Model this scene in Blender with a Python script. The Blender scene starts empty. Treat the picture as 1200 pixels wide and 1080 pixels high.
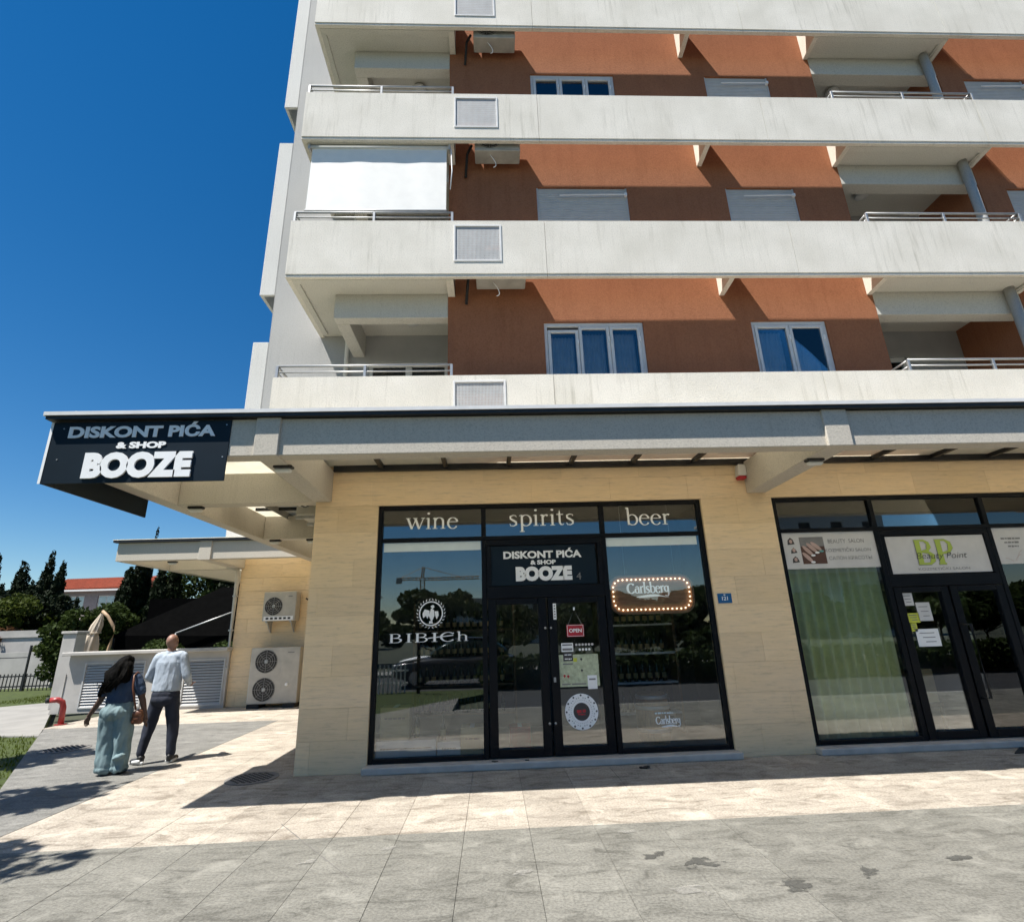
import bpy, bmesh, math, random
import numpy as np
from mathutils import Vector, Matrix, noise as mnoise

random.seed(7)
rng = np.random.default_rng(7)
scene = bpy.context.scene
COL = scene.collection

# ------------------------------------------------------------------ camera
CAM_H = 1.70
F_PX, YAW, PITCH, ROLL = 620.3, .044996, .308371, -.0320287
cam_data = bpy.data.cameras.new('camera')
cam_data.sensor_fit = 'HORIZONTAL'
cam_data.sensor_width = 36.0
cam_data.lens = F_PX / 1200 * 36.0
cam_data.clip_start = 0.05
cam_data.clip_end = 3000
cam = bpy.data.objects.new('camera', cam_data)
COL.objects.link(cam)
_f = Vector((math.sin(YAW) * math.cos(PITCH), math.cos(YAW) * math.cos(PITCH), math.sin(PITCH)))
_r = Vector((math.cos(YAW), -math.sin(YAW), 0))
_u = _r.cross(_f)
_r2 = _r * math.cos(ROLL) + _u * math.sin(ROLL)
_u2 = -_r * math.sin(ROLL) + _u * math.cos(ROLL)
cam.matrix_world = Matrix(((_r2.x, _u2.x, -_f.x, 0), (_r2.y, _u2.y, -_f.y, 0), (_r2.z, _u2.z, -_f.z, CAM_H), (0, 0, 0, 1)))
scene.camera = cam

# ------------------------------------------------------------------ sky, sun, exposure
TO_SUN = Vector((-.45, -.275, 1.0)).normalized()
SUN_STRENGTH, SKY_STRENGTH, EXPOSURE = 5.0, 0.060, 0.95
world = bpy.data.worlds.new('World')
scene.world = world
world.use_nodes = True
wn = world.node_tree.nodes
wl = world.node_tree.links
wn.clear()
w_out = wn.new('ShaderNodeOutputWorld')
w_bg = wn.new('ShaderNodeBackground')
w_sky = wn.new('ShaderNodeTexSky')
w_sky.sky_type = 'NISHITA'
w_sky.sun_disc = False
w_sky.sun_elevation = math.asin(TO_SUN.z)
w_sky.sun_rotation = math.atan2(TO_SUN.x, TO_SUN.y)
w_sky.air_density = 1.0
w_sky.dust_density = 0.0
w_sky.ozone_density = 3.0
w_bg.inputs['Strength'].default_value = SKY_STRENGTH
w_hs = wn.new('ShaderNodeHueSaturation')
w_hs.inputs['Saturation'].default_value = 1.37
wl.new(w_sky.outputs[0], w_hs.inputs['Color'])
wl.new(w_hs.outputs[0], w_bg.inputs['Color'])
wl.new(w_bg.outputs[0], w_out.inputs['Surface'])
sun_data = bpy.data.lights.new('sun', 'SUN')
sun_data.energy = SUN_STRENGTH
sun_data.angle = math.radians(0.55)
sun_data.color = (1.0, .965, .905)
sun = bpy.data.objects.new('sun', sun_data)
COL.objects.link(sun)
sun.rotation_euler = (-TO_SUN).to_track_quat('-Z', 'Y').to_euler()
sun.location = (-10, -8, 30)
scene.view_settings.view_transform = 'Standard'
scene.view_settings.look = 'None'
scene.view_settings.gamma = 1
scene.view_settings.exposure = EXPOSURE
scene.view_settings.use_curve_mapping = False
scene.render.engine = 'CYCLES'
scene.cycles.max_bounces = 10
scene.cycles.transparent_max_bounces = 16
scene.cycles.use_denoising = True

# ------------------------------------------------------------------ materials
MAT = {}


def _nodes(name):
    m = bpy.data.materials.new(name)
    m.use_nodes = True
    nt = m.node_tree
    b = nt.nodes['Principled BSDF']
    return m, nt, b


def _coord(nt, kind='Object', scale=(1, 1, 1), rot=(0, 0, 0)):
    mp = nt.nodes.new('ShaderNodeMapping')
    mp.inputs['Scale'].default_value = scale
    mp.inputs['Rotation'].default_value = rot
    if kind == 'World':
        g = nt.nodes.new('ShaderNodeNewGeometry')
        nt.links.new(g.outputs['Position'], mp.inputs['Vector'])
    else:
        g = nt.nodes.new('ShaderNodeTexCoord')
        nt.links.new(g.outputs[kind], mp.inputs['Vector'])
    return mp.outputs[0]


def _noise(nt, vec, scale, detail=4, rough=.55, dist=0.0):
    n = nt.nodes.new('ShaderNodeTexNoise')
    n.inputs['Scale'].default_value = scale
    n.inputs['Detail'].default_value = detail
    n.inputs['Roughness'].default_value = rough
    n.inputs['Distortion'].default_value = dist
    nt.links.new(vec, n.inputs['Vector'])
    return n.outputs['Fac']


def _ramp(nt, fac, stops):
    r = nt.nodes.new('ShaderNodeValToRGB')
    e = r.color_ramp.elements
    while len(e) < len(stops):
        e.new(.5)
    for i, (p, c) in enumerate(stops):
        e[i].position = p
        e[i].color = (*c, 1) if len(c) == 3 else c
    nt.links.new(fac, r.inputs['Fac'])
    return r.outputs['Color']


def _mix(nt, a, b, fac, mode='MIX'):
    m = nt.nodes.new('ShaderNodeMix')
    m.data_type = 'RGBA'
    m.blend_type = mode
    for sock, v in ((m.inputs['Factor'], fac), (m.inputs['A'], a), (m.inputs['B'], b)):
        if hasattr(v, 'is_output') or isinstance(v, bpy.types.NodeSocket):
            nt.links.new(v, sock)
        elif isinstance(v, (int, float)):
            sock.default_value = v
        else:
            sock.default_value = (*v, 1)
    return m.outputs['Result']


def _bump(nt, b, h, strength, dist=.01):
    n = nt.nodes.new('ShaderNodeBump')
    n.inputs['Strength'].default_value = strength
    n.inputs['Distance'].default_value = dist
    nt.links.new(h, n.inputs['Height'])
    nt.links.new(n.outputs[0], b.inputs['Normal'])


def sc(c, k):
    return tuple(min(1, v * k) for v in c)


def simple(name, col, rough=.6, metal=0.0, var=.12, scale=6, bump=0.0, bscale=40, kind='Object', stretch=(1, 1, 1), spec=.5):
    m, nt, b = _nodes(name)
    b.inputs['Roughness'].default_value = rough
    b.inputs['Metallic'].default_value = metal
    b.inputs['Specular IOR Level'].default_value = spec
    v = _coord(nt, kind, stretch)
    n = _noise(nt, v, scale, 5)
    c = _ramp(nt, n, [(.3, sc(col, 1 - var)), (.7, sc(col, 1 + var))])
    nt.links.new(c, b.inputs['Base Color'])
    if bump:
        _bump(nt, b, _noise(nt, v, bscale, 3), bump, .01)
    MAT[name] = m
    return m


def emissive(name, col, strength):
    m, nt, b = _nodes(name)
    b.inputs['Base Color'].default_value = (*col, 1)
    b.inputs['Emission Color'].default_value = (*col, 1)
    b.inputs['Emission Strength'].default_value = strength
    MAT[name] = m


def glass(name, base_reflect, tint=(1, 1, 1)):
    m = bpy.data.materials.new(name)
    m.use_nodes = True
    nt = m.node_tree
    nt.nodes.clear()
    out = nt.nodes.new('ShaderNodeOutputMaterial')
    tr = nt.nodes.new('ShaderNodeBsdfTransparent')
    tr.inputs['Color'].default_value = (*tint, 1)
    gl = nt.nodes.new('ShaderNodeBsdfGlossy')
    gl.inputs['Roughness'].default_value = 0.0
    gl.inputs['Color'].default_value = (.95, .98, 1, 1)
    fr = nt.nodes.new('ShaderNodeFresnel')
    fr.inputs['IOR'].default_value = 1.5
    ad = nt.nodes.new('ShaderNodeMath')
    ad.operation = 'ADD'
    ad.use_clamp = True
    ad.inputs[1].default_value = base_reflect
    nt.links.new(fr.outputs[0], ad.inputs[0])
    # slightly uneven panes bend the mirrored street a little
    v = _coord(nt, 'World')
    bp = nt.nodes.new('ShaderNodeBump')
    bp.inputs['Strength'].default_value = .02
    bp.inputs['Distance'].default_value = .02
    nt.links.new(_noise(nt, v, 1.6, 1), bp.inputs['Height'])
    nt.links.new(bp.outputs[0], gl.inputs['Normal'])
    mx = nt.nodes.new('ShaderNodeMixShader')
    nt.links.new(ad.outputs[0], mx.inputs[0])
    nt.links.new(tr.outputs[0], mx.inputs[1])
    nt.links.new(gl.outputs[0], mx.inputs[2])
    nt.links.new(mx.outputs[0], out.inputs['Surface'])
    MAT[name] = m


def translucent(name, col, amount, rough=.6, var=.1, scale=5):
    m, nt, b = _nodes(name)
    b.inputs['Roughness'].default_value = rough
    v = _coord(nt, 'Object')
    c = _ramp(nt, _noise(nt, v, scale, 4), [(.3, sc(col, 1 - var)), (.7, sc(col, 1 + var))])
    nt.links.new(c, b.inputs['Base Color'])
    tl = nt.nodes.new('ShaderNodeBsdfTranslucent')
    nt.links.new(c, tl.inputs['Color'])
    mx = nt.nodes.new('ShaderNodeMixShader')
    mx.inputs[0].default_value = amount
    nt.links.new(b.outputs[0], mx.inputs[1])
    nt.links.new(tl.outputs[0], mx.inputs[2])
    nt.links.new(mx.outputs[0], nt.nodes['Material Output'].inputs['Surface'])
    MAT[name] = m


def leaf_material(name, c0, c1, amount=.3):
    m, nt, b = _nodes(name)
    b.inputs['Roughness'].default_value = .65
    b.inputs['Specular IOR Level'].default_value = .12
    v = _coord(nt, 'Object')
    n1 = _noise(nt, v, 1.7, 3)
    n2 = _noise(nt, v, 14, 2)
    c = _ramp(nt, n1, [(.35, c0), (.65, c1)])
    c = _mix(nt, c, sc(c1, 1.5), n2, 'MIX')
    nt.links.new(c, b.inputs['Base Color'])
    tl = nt.nodes.new('ShaderNodeBsdfTranslucent')
    nt.links.new(c, tl.inputs['Color'])
    mx = nt.nodes.new('ShaderNodeMixShader')
    mx.inputs[0].default_value = amount
    nt.links.new(b.outputs[0], mx.inputs[1])
    nt.links.new(tl.outputs[0], mx.inputs[2])
    nt.links.new(mx.outputs[0], nt.nodes['Material Output'].inputs['Surface'])
    MAT[name] = m


def concrete_band(name, col, stain, amount):
    m, nt, b = _nodes(name)
    b.inputs['Roughness'].default_value = .85
    b.inputs['Specular IOR Level'].default_value = .2
    v = _coord(nt, 'World', (1, 1, 1))
    vs = _coord(nt, 'World', (8.5, 8.5, .5))
    streak = _ramp(nt, _noise(nt, vs, 1.5, 8, .72, 0), [(.52, (0, 0, 0)), (.72, (1, 1, 1))])
    blotch = _ramp(nt, _noise(nt, v, 1.1, 4), [(.35, (0, 0, 0)), (.75, (1, 1, 1))])
    fine = _noise(nt, v, 60, 3)
    base = _ramp(nt, fine, [(.32, sc(col, .80)), (.48, sc(col, 1.0)), (.7, sc(col, 1.07))])
    where = _ramp(nt, _noise(nt, v, .7, 3), [(.42, (.15, .15, .15)), (.62, (1, 1, 1))])
    ma = nt.nodes.new('ShaderNodeMath')
    ma.operation = 'MULTIPLY'
    nt.links.new(streak, ma.inputs[0])
    nt.links.new(where, ma.inputs[1])
    mfac = nt.nodes.new('ShaderNodeMath')
    mfac.operation = 'MULTIPLY'
    nt.links.new(ma.outputs[0], mfac.inputs[0])
    mfac.inputs[1].default_value = amount
    c = _mix(nt, base, stain, mfac.outputs[0])
    m2 = nt.nodes.new('ShaderNodeMath')
    m2.operation = 'MULTIPLY'
    nt.links.new(blotch, m2.inputs[0])
    m2.inputs[1].default_value = amount * .6
    c = _mix(nt, c, sc(stain, 1.15), m2.outputs[0])
    nt.links.new(c, b.inputs['Base Color'])
    _bump(nt, b, _noise(nt, v, 45, 4), .35, .008)
    MAT[name] = m


def stamped(name, light, dark, seam, rot, amount=.55):
    m, nt, b = _nodes(name)
    b.inputs['Specular IOR Level'].default_value = .25
    b.inputs['Roughness'].default_value = .8
    v = _coord(nt, 'World', (1.0, 2.6, 1), (0, 0, rot))
    v2 = _coord(nt, 'World', (1, 1, 1))
    n1 = _noise(nt, v, 2.3, 9, .72, 1.0)
    n2 = _noise(nt, v2, 1.3, 7, .68)
    n3 = _noise(nt, v2, 46, 4, .7)
    c = _ramp(nt, n1, [(.38, dark), (.46, sc(light, .80)), (.54, light)])
    c = _mix(nt, c, _ramp(nt, n2, [(.3, dark), (.7, sc(light, 1.12))]), .34)
    c = _mix(nt, c, _ramp(nt, n3, [(.40, sc(dark, .6)), (.56, (1, 1, 1))]), .34, 'MULTIPLY')
    worn = _ramp(nt, _noise(nt, v2, 2.6, 8, .7, .6), [(.54, (0, 0, 0)), (.66, (1, 1, 1))])
    wf = nt.nodes.new('ShaderNodeMath')
    wf.operation = 'MULTIPLY'
    wf.inputs[1].default_value = .45
    nt.links.new(worn, wf.inputs[0])
    c = _mix(nt, c, sc(light, 1.38), wf.outputs[0])
    oi = nt.nodes.new('ShaderNodeObjectInfo')
    hv = nt.nodes.new('ShaderNodeHueSaturation')
    mr = nt.nodes.new('ShaderNodeMapRange')
    mr.inputs['To Min'].default_value = .89
    mr.inputs['To Max'].default_value = 1.06
    nt.links.new(oi.outputs['Random'], mr.inputs['Value'])
    nt.links.new(mr.outputs[0], hv.inputs['Value'])
    nt.links.new(c, hv.inputs['Color'])
    nt.links.new(hv.outputs[0], b.inputs['Base Color'])
    ad = nt.nodes.new('ShaderNodeMath')
    ad.operation = 'MULTIPLY_ADD'
    nt.links.new(n3, ad.inputs[0])
    ad.inputs[1].default_value = .25
    nt.links.new(n1, ad.inputs[2])
    _bump(nt, b, ad.outputs[0], amount, .03)
    MAT[name] = m


def stone_tile(name, col):
    m, nt, b = _nodes(name)
    b.inputs['Roughness'].default_value = .5
    b.inputs['Specular IOR Level'].default_value = .3
    v = _coord(nt, 'World', (1.6, 1.6, 16))
    v2 = _coord(nt, 'World', (1, 1, 2))
    n1 = _noise(nt, v, 2.2, 7, .7, .5)
    n2 = _noise(nt, v2, 9, 4)
    n3 = _noise(nt, v2, .9, 3)
    c = _ramp(nt, n1, [(.32, sc(col, .52)), (.44, sc(col, .90)), (.66, sc(col, 1.08))])
    c = _mix(nt, c, _ramp(nt, n2, [(.25, sc(col, .72)), (.45, col)]), .35)
    c = _mix(nt, c, _ramp(nt, n3, [(.3, (.72, .57, .41)), (.7, (.85, .62, .33))]), .3)
    oi = nt.nodes.new('ShaderNodeObjectInfo')
    hv = nt.nodes.new('ShaderNodeHueSaturation')
    mr = nt.nodes.new('ShaderNodeMapRange')
    mr.inputs['To Min'].default_value = .93
    mr.inputs['To Max'].default_value = 1.06
    nt.links.new(oi.outputs['Random'], mr.inputs['Value'])
    nt.links.new(mr.outputs[0], hv.inputs['Value'])
    nt.links.new(c, hv.inputs['Color'])
    nt.links.new(hv.outputs[0], b.inputs['Base Color'])
    _bump(nt, b, n1, .18, .006)
    MAT[name] = m


def stucco(name, col):
    m, nt, b = _nodes(name)
    b.inputs['Roughness'].default_value = .92
    b.inputs['Specular IOR Level'].default_value = .12
    v = _coord(nt, 'World')
    vs = _coord(nt, 'World', (5, 5, .4))
    c = _ramp(nt, _noise(nt, v, 1.4, 6, .65), [(.3, sc(col, .86)), (.7, sc(col, 1.10))])
    c = _mix(nt, c, _ramp(nt, _noise(nt, v, 42, 4, .7), [(.34, sc(col, .62)), (.5, col), (.68, sc(col, 1.22))]), .5)
    c = _mix(nt, c, _ramp(nt, _noise(nt, vs, 1.4, 6, .7), [(.5, (1, 1, 1)), (.75, (.78, .74, .72))]), .6, 'MULTIPLY')
    nt.links.new(c, b.inputs['Base Color'])
    _bump(nt, b, _noise(nt, v, 60, 4, .7), .7, .012)
    MAT[name] = m


concrete_band('band', (.785, .74, .655), (.42, .39, .32), .75)
concrete_band('canopy_concrete', (.56, .51, .43), (.34, .30, .24), .35)
concrete_band('soffit', (.62, .595, .53), (.40, .37, .30), .3)
concrete_band('grey_render', (.44, .435, .42), (.30, .29, .28), .4)
concrete_band('side_panel', (.66, .65, .62), (.45, .44, .41), .4)
stucco('terracotta', (.352, .148, .077))
simple('inner_grey', (.42, .42, .41), .85, var=.06, scale=3, kind='World')
simple('dark_inside', (.035, .033, .03), .9, var=.2)  # near-black colour stands in for the shade of unlit rooms
simple('room_wall', (.10, .095, .085), .85, var=.15, scale=1.5)
simple('room_floor', (.16, .15, .135), .5, var=.12, scale=2)
stone_tile('stone_tile', (.87, .65, .395))
simple('grout', (.66, .52, .33), .9)
stamped('cream_paving', (.49, .435, .362), (.225, .19, .148), None, .3, 1.0)
stamped('grey_paving', (.245, .236, .204), (.118, .113, .096), None, .12, .8)
stamped('path_paving', (.235, .228, .208), (.125, .122, .110), None, .3, .7)
simple('joint', (.17, .16, .145), .95)
simple('stain', (.115, .112, .10), .85, var=.25, scale=9, kind='World')
simple('pale_stain', (.36, .35, .32), .85, var=.2, scale=9, kind='World')
simple('concrete_pad', (.24, .23, .21), .9, var=.15, scale=1.5, kind='World', bump=.2)
simple('asphalt', (.04, .04, .04), .9, var=.25, scale=30, kind='World', bump=.3, bscale=120)
simple('earth', (.045, .05, .028), .95, var=.3, scale=.3, kind='World')
simple('lawn', (.036, .052, .004), .95, var=.35, scale=5, kind='World', bump=.6, bscale=60)
simple('black_frame', (.004, .0045, .006), .45, var=.2, scale=3, spec=.18)
simple('black_metal', (.012, .012, .013), .45, var=.2)
simple('white_edge', (.70, .69, .67), .4, var=.08)
simple('sill_stone', (.48, .435, .38), .6, var=.15, scale=5, kind='World', bump=.1)
simple('pvc', (.70, .69, .66), .4, var=.05)
simple('shutter', (.60, .59, .56), .5, var=.05)
simple('steel', (.42, .42, .41), .38, metal=.6, var=.1)
simple('mesh_light', (.50, .50, .49), .6, var=.08)
simple('galvanised', (.45, .45, .44), .45, metal=.4, var=.12, scale=12)
simple('white_plastic', (.68, .67, .63), .45, var=.06)
simple('dirty_plastic', (.40, .385, .35), .6, var=.15)
simple('old_plastic', (.47, .44, .38), .5, var=.1)
simple('fan_dark', (.03, .028, .025), .6)
simple('rubber', (.02, .02, .02), .8)
simple('sign_navy', (.006, .0135, .021), .45, var=.15, scale=2, spec=.2)
simple('sign_white', (.88, .875, .86), .45, var=.03)
simple('vinyl_white', (.90, .89, .86), .5, var=.04)
simple('vinyl_frost', (.66, .74, .74), .6, var=.04)
simple('sign_paper', (.62, .60, .57), .6, var=.05)
simple('print_dark', (.05, .045, .045), .6)
simple('print_grey', (.22, .21, .20), .6)
simple('print_green', (.42, .52, .08), .6, var=.05)
simple('print_yellow', (.60, .62, .06), .6)
simple('print_skin', (.52, .36, .30), .6)
simple('print_brown', (.10, .045, .03), .6)
simple('print_teal', (.12, .34, .32), .6)
simple('print_red', (.45, .02, .03), .5)
simple('plate_blue', (.010, .105, .27), .4, var=.05)
simple('map_paper', (.46, .50, .33), .6, var=.25, scale=22)
simple('cardboard', (.42, .31, .15), .8, var=.12)
simple('bottle_glass', (.02, .03, .015), .12, var=.3)
simple('bottle_amber', (.12, .04, .01), .12, var=.3)
simple('shelf_wood', (.16, .10, .055), .6, var=.2)
simple('barrel_wood', (.25, .13, .05), .6, var=.3, scale=8, stretch=(6, 6, 1))
simple('marquee_wood', (.46, .24, .13), .7, var=.3, scale=4, stretch=(1, 1, 9))
translucent('curtain_green', (.90, .88, .46), .12, .8, .08)
translucent('curtain_lace', (.66, .68, .68), .3, .8, .1)
translucent('blind_cloth', (.94, .92, .87), .12, .7, .03)
translucent('roof_sheet', (.86, .83, .74), .62, .5, .06)
translucent('parasol_cloth', (.60, .51, .40), .2, .85, .08)
glass('shop_glass', .062, (.95, .97, .97))
glass('flat_glass', .035, (.9, .92, .94))
emissive('letter_glow', (.95, .92, .86), .16)  # faint emission added so the marquee lettering reads brighter
emissive('bulb_warm', (1, .80, .54), 1.5)
simple('skin_dark', (.075, .038, .025), .55, var=.08)
simple('skin_tan', (.26, .14, .10), .5, var=.08)
simple('hair_black', (.004, .0035, .003), .6, var=.4, scale=30, stretch=(6, 6, 1), bump=.4, bscale=60, spec=.04)
simple('shirt_navy', (.022, .042, .085), .85, var=.2, scale=7, bump=.15)
simple('pants_teal', (.15, .215, .225), .85, var=.22, scale=6, bump=.2)
simple('shirt_blue', (.34, .39, .45), .8, var=.12, scale=8, bump=.2)
simple('pants_navy', (.010, .014, .028), .85, var=.25, scale=8)
simple('bag_leather', (.11, .038, .016), .45, var=.2)
simple('shoe_white', (.65, .65, .63), .5)
simple('shoe_black', (.012, .012, .012), .5)
simple('pipe_red', (.30, .030, .028), .4, var=.08)
simple('iron', (.028, .026, .024), .7, metal=.0, var=.3, scale=20, bump=.3)
simple('louvre_grey', (.46, .455, .44), .55, var=.06)
simple('garden_wall', (.42, .40, .37), .9, var=.15, scale=1.5, kind='World', bump=.3)
simple('dark_awning', (.003, .003, .003), 1.0, var=.2, spec=.0)
simple('roof_clay', (.42, .10, .045), .8, var=.2, scale=3)
simple('house_plaster', (.40, .33, .29), .9, var=.08, scale=.6)
simple('house_grey', (.20, .19, .19), .9, var=.1)
simple('bark', (.075, .05, .033), .9, var=.3, scale=9, stretch=(3, 3, .5), bump=.6, bscale=20)
simple('wood_pole', (.36, .24, .14), .6, var=.15)
simple('car_dark', (.02, .022, .026), .25, metal=.3, var=.05)
simple('car_pale', (.05, .052, .056), .25, var=.04)
simple('crane_yellow', (.40, .22, .05), .6)
simple('far_block', (.45, .43, .40), .9, var=.1)
leaf_material('leaf_cypress', (.004, .008, .003), (.009, .015, .005), .1)
leaf_material('leaf_bright', (.014, .024, .004), (.046, .060, .010), .3)
leaf_material('leaf_mid', (.012, .022, .005), (.030, .045, .010), .25)
leaf_material('leaf_red', (.05, .02, .01), (.09, .045, .02), .3)
leaf_material('grass_blade', (.034, .054, .003), (.060, .080, .005), .3)


# ------------------------------------------------------------------ builders
class MB:
    """collects geometry for one mesh"""

    def __init__(s):
        s.v, s.f = [], []

    def add(s, vs, fs):
        k = len(s.v)
        s.v += [tuple(map(float, p)) for p in vs]
        s.f += [tuple(i + k for i in q) for q in fs]
        return s

    def box(s, x0, x1, y0, y1, z0, z1):
        vs = [(x, y, z) for x in (x0, x1) for y in (y0, y1) for z in (z0, z1)]
        return s.add(vs, [(0, 1, 3, 2), (4, 6, 7, 5), (0, 4, 5, 1), (2, 3, 7, 6), (0, 2, 6, 4), (1, 5, 7, 3)])

    def prism_y(s, poly, y0, y1):
        """polygon in XZ extruded along Y"""
        n = len(poly)
        vs = [(x, y0, z) for x, z in poly] + [(x, y1, z) for x, z in poly]
        fs = [tuple(range(n)), tuple(range(2 * n - 1, n - 1, -1))]
        fs += [(i, i + n, (i + 1) % n + n, (i + 1) % n) for i in range(n)]
        return s.add(vs, fs)

    def prism_x(s, poly, x0, x1):
        """polygon in YZ extruded along X"""
        n = len(poly)
        vs = [(x0, y, z) for y, z in poly] + [(x1, y, z) for y, z in poly]
        fs = [tuple(range(n)), tuple(range(2 * n - 1, n - 1, -1))]
        fs += [(i, i + n, (i + 1) % n + n, (i + 1) % n) for i in range(n)]
        return s.add(vs, fs)

    def prism_z(s, poly, z0, z1):
        n = len(poly)
        vs = [(x, y, z0) for x, y in poly] + [(x, y, z1) for x, y in poly]
        fs = [tuple(range(n - 1, -1, -1)), tuple(range(n, 2 * n))]
        fs += [(i, (i + 1) % n, (i + 1) % n + n, i + n) for i in range(n)]
        return s.add(vs, fs)

    def tube(s, pts, r, n=8, caps=True):
        pts = [Vector(p) for p in pts]
        rs = r if isinstance(r, (list, tuple)) else [r] * len(pts)
        rings, up = [], None
        for i, p in enumerate(pts):
            d = (pts[min(i + 1, len(pts) - 1)] - pts[max(i - 1, 0)]).normalized()
            if up is None:
                up = Vector((0, 0, 1)) if abs(d.z) < .9 else Vector((1, 0, 0))
            a = d.cross(up).normalized()
            bb = d.cross(a).normalized()
            up = -bb if False else up
            rings.append([p + (a * math.cos(t) + bb * math.sin(t)) * rs[i] for t in [2 * math.pi * k / n for k in range(n)]])
        vs = [q for rr in rings for q in rr]
        fs = []
        for i in range(len(pts) - 1):
            for k in range(n):
                fs.append((i * n + k, i * n + (k + 1) % n, (i + 1) * n + (k + 1) % n, (i + 1) * n + k))
        if caps:
            fs.append(tuple(range(n - 1, -1, -1)))
            fs.append(tuple(range((len(pts) - 1) * n, len(pts) * n)))
        return s.add(vs, fs)

    def lathe(s, prof, c=(0, 0, 0), n=16, axis='z'):
        vs, fs = [], []
        for r, h in prof:
            for k in range(n):
                t = 2 * math.pi * k / n
                a, b2 = r * math.cos(t), r * math.sin(t)
                p = (a, b2, h) if axis == 'z' else (a, h, b2)
                vs.append((p[0] + c[0], p[1] + c[1], p[2] + c[2]))
        for i in range(len(prof) - 1):
            for k in range(n):
                fs.append((i * n + k, i * n + (k + 1) % n, (i + 1) * n + (k + 1) % n, (i + 1) * n + k))
        fs.append(tuple(range(n - 1, -1, -1)))
        fs.append(tuple(range((len(prof) - 1) * n, len(prof) * n)))
        return s.add(vs, fs)

    def mesh(s, name):
        me = bpy.data.meshes.new(name)
        me.from_pydata(s.v, [], s.f)
        bm = bmesh.new()
        bm.from_mesh(me)
        bmesh.ops.recalc_face_normals(bm, faces=bm.faces)
        bm.to_mesh(me)
        bm.free()
        return me


def obj(name, src, mat, parent=None, bevel=0.0, smooth=False, local=False, seg=1):
    """links one mesh object; src is an MB or a mesh; local: coordinates are relative to the parent"""
    me = src.mesh(name) if isinstance(src, MB) else src
    if mat and not me.materials:
        me.materials.append(MAT[mat])
    o = bpy.data.objects.new(name, me)
    COL.objects.link(o)
    if smooth:
        me.polygons.foreach_set('use_smooth', [True] * len(me.polygons))
    if parent is not None:
        o.parent = parent
        if not local:
            w = parent.get('_base')
            if w is not None:
                o.matrix_parent_inverse = Matrix.Translation(Vector(w)).inverted()
    if bevel:
        b = o.modifiers.new('bevel', 'BEVEL')
        b.width = bevel
        b.segments = seg
        b.limit_method = 'ANGLE'
    return o


LABELS = set()


def tag(o, label=None, cat=None, group=None, kind=None):
    if label:
        o['label'] = label
    if cat:
        o['category'] = cat
    if group:
        o['group'] = group
    if kind:
        o['kind'] = kind
    return o


def thing(name, loc, label, cat, group=None, rz=0.0):
    o = bpy.data.objects.new(name, None)
    o.empty_display_size = .2
    COL.objects.link(o)
    o.location = loc
    o.rotation_euler.z = rz
    o['_base'] = tuple(loc)
    return tag(o, label, cat, group)


def struct(name, src, mat, **k):
    return tag(obj(name, src, mat, **k), kind='structure')


def copy_tree(o, parent=None):
    c = o.copy()
    COL.objects.link(c)
    c.parent = parent
    for ch in list(o.children):
        copy_tree(ch, c)
    return c


def bx(*a):
    return MB().box(*a)


def wall_grid(x0, x1, z0, z1, yf, yb, holes):
    """wall sheet in XZ with openings (hx0,hx1,hz0,hz1), front yf, back yb, one clean mesh"""
    xs = sorted({x0, x1, *[h[0] for h in holes], *[h[1] for h in holes]})
    zs = sorted({z0, z1, *[h[2] for h in holes], *[h[3] for h in holes]})
    xs = [x for x in xs if x0 <= x <= x1]
    zs = [z for z in zs if z0 <= z <= z1]
    solid = {}
    for i in range(len(xs) - 1):
        for j in range(len(zs) - 1):
            cx, cz = (xs[i] + xs[i + 1]) / 2, (zs[j] + zs[j + 1]) / 2
            solid[i, j] = not any(h[0] < cx < h[1] and h[2] < cz < h[3] for h in holes)
    idx, V, Fc = {}, [], []

    def vid(i, j, b):
        if (i, j, b) not in idx:
            idx[i, j, b] = len(V)
            V.append((xs[i], yb if b else yf, zs[j]))
        return idx[i, j, b]
    for (i, j), s_ in solid.items():
        if not s_:
            continue
        Fc.append((vid(i, j, 0), vid(i + 1, j, 0), vid(i + 1, j + 1, 0), vid(i, j + 1, 0)))
        Fc.append((vid(i, j + 1, 1), vid(i + 1, j + 1, 1), vid(i + 1, j, 1), vid(i, j, 1)))
        for di, dj, a, b in ((-1, 0, (i, j), (i, j + 1)), (1, 0, (i + 1, j), (i + 1, j + 1)), (0, -1, (i, j), (i + 1, j)), (0, 1, (i, j + 1), (i + 1, j + 1))):
            if not solid.get((i + di, j + dj), False):
                Fc.append((vid(*a, 0), vid(*b, 0), vid(*b, 1), vid(*a, 1)))
    return MB().add(V, Fc)


def text_mesh(s, bold=0.0, extrude=0.0):
    cu = bpy.data.curves.new('lettering', 'FONT')
    cu.body = s
    cu.align_x = 'LEFT'
    cu.offset = bold
    cu.extrude = extrude
    cu.resolution_u = 4
    cu.fill_mode = 'BOTH' if extrude else 'FRONT'
    t = bpy.data.objects.new('lettering', cu)
    COL.objects.link(t)
    dg = bpy.context.evaluated_depsgraph_get()
    me = bpy.data.meshes.new_from_object(t.evaluated_get(dg))
    bpy.data.objects.remove(t)
    bpy.data.curves.remove(cu)
    return me


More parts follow.
